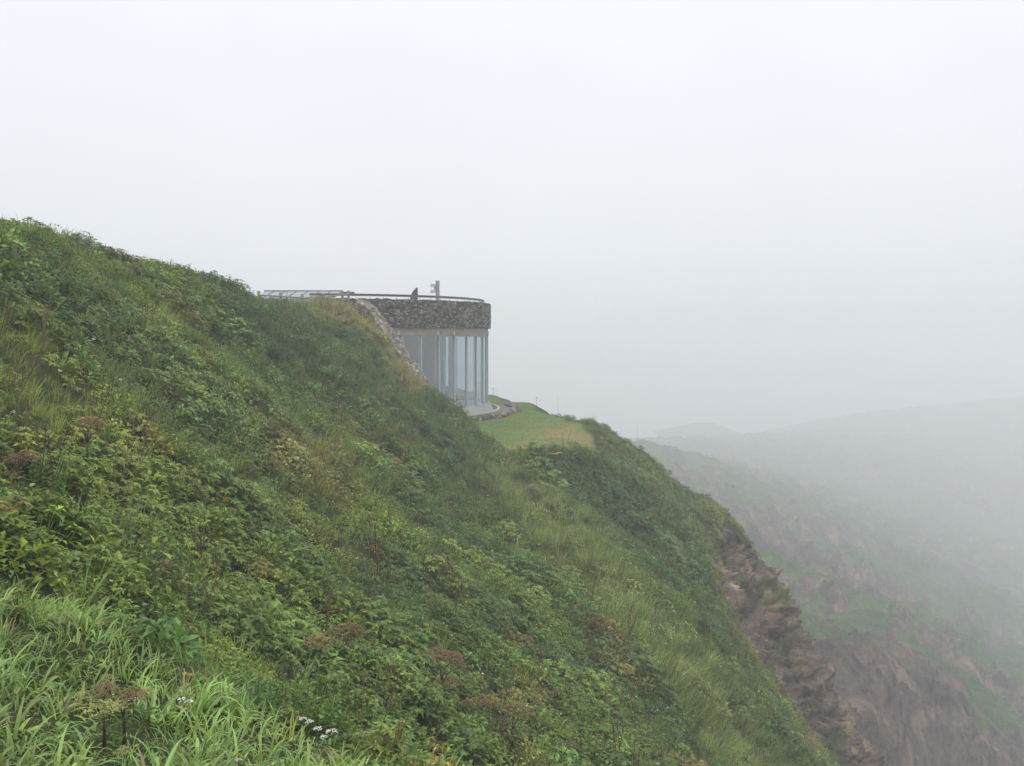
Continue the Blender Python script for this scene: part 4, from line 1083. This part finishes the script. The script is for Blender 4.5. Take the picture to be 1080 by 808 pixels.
bloom(789, 737, 5, M_BLUE, 'blue flower near the foot of the grassy spur', 'blue_flower', hpx=6, group='blue flowers on the slope')

def broad(u, v, wpx, mat, label, n=9, hfr=.45, name='broad_leaved_plant', cat='plant'):
    x, y, zg, d = hit(u, v); s = d / F; w = wpx * s
    t = thing(name, label, cat, (x, y, zg), 0, 'broad-leaved plants on the slope')
    st = MB(); L = Leaves(); n = n * 2
    for k in range(n):
        a = k * 2.4 + rng.uniform(-.3, .3); q = w * .46 * math.sqrt((k + .6) / n); h = (w * .38 + .12) * (1.25 - 1.6 * q / w) * rng.uniform(.7, 1.1)
        c = np.array([q * math.cos(a), q * math.sin(a), h])
        st.tube([(0, 0, -.05), (c[0] * .5, c[1] * .5, h * .7), tuple(c)], [.005, .004, .003], 5)
        ln = w * rng.uniform(.16, .28)
        for j in range(3):
            b = a + (j - 1) * rng.uniform(.7, 1.0)
            L.leaf(c, np.array([math.cos(b), math.sin(b), rng.uniform(-.5, .5)]), ln * (1 if j == 1 else .75), ln * rng.uniform(.5, .75), fold=rng.uniform(.08, .3), droop=rng.uniform(.1, .5))
    st.build('stem', M_STG, t, True); obj('foliage', L.mesh('foliage', mat), t)
broad(96, 592, 60, M_LYG, 'yellow-green plant with broad lobed leaves over a dark gap')
broad(8, 590, 46, M_LYG, 'yellow-green lobed plant touching the frame edge')
broad(50, 480, 42, M_LYG, 'yellowish broad-leaved plant shading a dark hollow', 8)
broad(98, 646, 26, M_LYEL, 'plant with a few bright yellow leaves uphill of the broad grass', 5)
broad(388, 752, 44, M_LBG, 'blue-green plant with large overlapping leaves beside yellow flowers')
broad(180, 688, 44, M_LG, 'mid green broad-leaved plant behind the white double flower', 9)
broad(248, 700, 36, M_LG, 'dark mid green leafy plant between the broad grass and maroon clump', 8)
broad(18, 655, 34, M_LYG, 'pale leafy plant on the upper edge of the broad grass', 7)
broad(452, 797, 36, M_LYG, 'pale yellow-green leafy plant at the foot of the rusty umbels', 8)
broad(300, 770, 32, M_LYG, 'pale leafy plant among the broad grass by the white flower group', 7)
broad(330, 497, 26, M_LYEL, 'yellowing leafy plant on the bare brown patch mid slope', 6)
broad(640, 797, 30, M_LYEL, 'yellowing plant low on the slope by the rusty seed heads', 7)
x, y, zg = 2.45, 60.0, float(base_height(np.array([2.45]), np.array([60.0]))[0])
t = thing('low_shrub', 'dark rounded low shrub at the outer edge of the lawn', 'shrub', (x, y, zg))
L = proto_clump(1100, .8, .62, .09, .055); obj('foliage', L.mesh('foliage', M_LBG), t)
mb = MB()
for k in range(5): mb.tube([(0, 0, -.1), (.35 * math.cos(k * 1.3), .35 * math.sin(k * 1.3), .35)], [.03, .012], 6)
mb.build('stem', M_STB, t)
x, y, zg, d = hit(288, 690)
t = thing('maroon_clump', 'dark maroon dried clump between white flowers', 'plant', (x, y, zg), 0)
L = proto_clump(90, .16, .24, .05, .03); obj('foliage', L.mesh('foliage', fmat('maroon_leaf', (.05, .014, .018))), t)
# ------------------------------------------------------------------ sky, sun, camera
w = bpy.data.worlds.new('World'); scene.world = w; w.use_nodes = True
nt = w.node_tree; bg = nt.nodes['Background']
SUN_EL, SUN_AZ = R(55), R(200)
sky = nt.nodes.new('ShaderNodeTexSky'); sky.sky_type = 'NISHITA'; sky.sun_disc = False
sky.sun_elevation = SUN_EL; sky.sun_rotation = SUN_AZ; sky.dust_density = 4; sky.air_density = 1
hs = nt.nodes.new('ShaderNodeHueSaturation'); hs.inputs['Saturation'].default_value = .12
nt.links.new(sky.outputs[0], hs.inputs['Color'])
tc = nt.nodes.new('ShaderNodeTexCoord'); sx = nt.nodes.new('ShaderNodeSeparateXYZ'); nt.links.new(tc.outputs['Generated'], sx.inputs[0])
# an overcast cloud deck: about three times brighter overhead than at the horizon
ov = ramp(nt, sx.outputs['Z'], [(0.0, (5.7, 5.95, 6.15)), (.10, (6.15, 6.38, 6.66)), (.3, (6.75, 6.92, 7.32)), (.45, (7.3, 7.42, 7.9)), (1, (15.3, 15.5, 15.9))])
nz = noise(nt, 1.6, 5, .55, tc.outputs['Generated'])
mot = ramp(nt, nz, [(.3, (.96, .96, .965)), (.7, (1.04, 1.04, 1.04))])
deck = mixc(nt, 1.0, ov.outputs[0], mot.outputs[0], 'MULTIPLY')
nt.links.new(mixc(nt, .88, hs.outputs[0], deck), bg.inputs['Color'])
bg.inputs['Strength'].default_value = .1
sl = bpy.data.lights.new('sun', 'SUN'); sl.energy = .8; sl.angle = R(30); sl.color = (1, .97, .93)
so = bpy.data.objects.new('sun', sl); COL.objects.link(so)
sd = Vector((math.sin(SUN_AZ) * math.cos(SUN_EL), math.cos(SUN_AZ) * math.cos(SUN_EL), math.sin(SUN_EL)))
so.rotation_euler = sd.to_track_quat('Z', 'Y').to_euler()

cam = bpy.data.cameras.new('camera'); cam.sensor_fit = 'HORIZONTAL'; cam.sensor_width = 36; cam.lens = 36 * F / W0
cam.clip_end = 6000; cam.clip_start = .05
co = bpy.data.objects.new('camera', cam); COL.objects.link(co)
co.rotation_euler = (math.pi / 2 - PITCH, 0, 0)
scene.camera = co
vs = scene.view_settings
vs.view_transform = 'Standard'; vs.look = 'None'; vs.gamma = 1; vs.exposure = .55; vs.use_curve_mapping = False
cy = scene.cycles
cy.use_denoising = True
try: cy.denoiser = 'OPENIMAGEDENOISE'
except Exception: pass
cy.max_bounces = 6; cy.diffuse_bounces = 3; cy.volume_bounces = 2; cy.transmission_bounces = 6; cy.transparent_max_bounces = 12
cy.use_adaptive_sampling = False
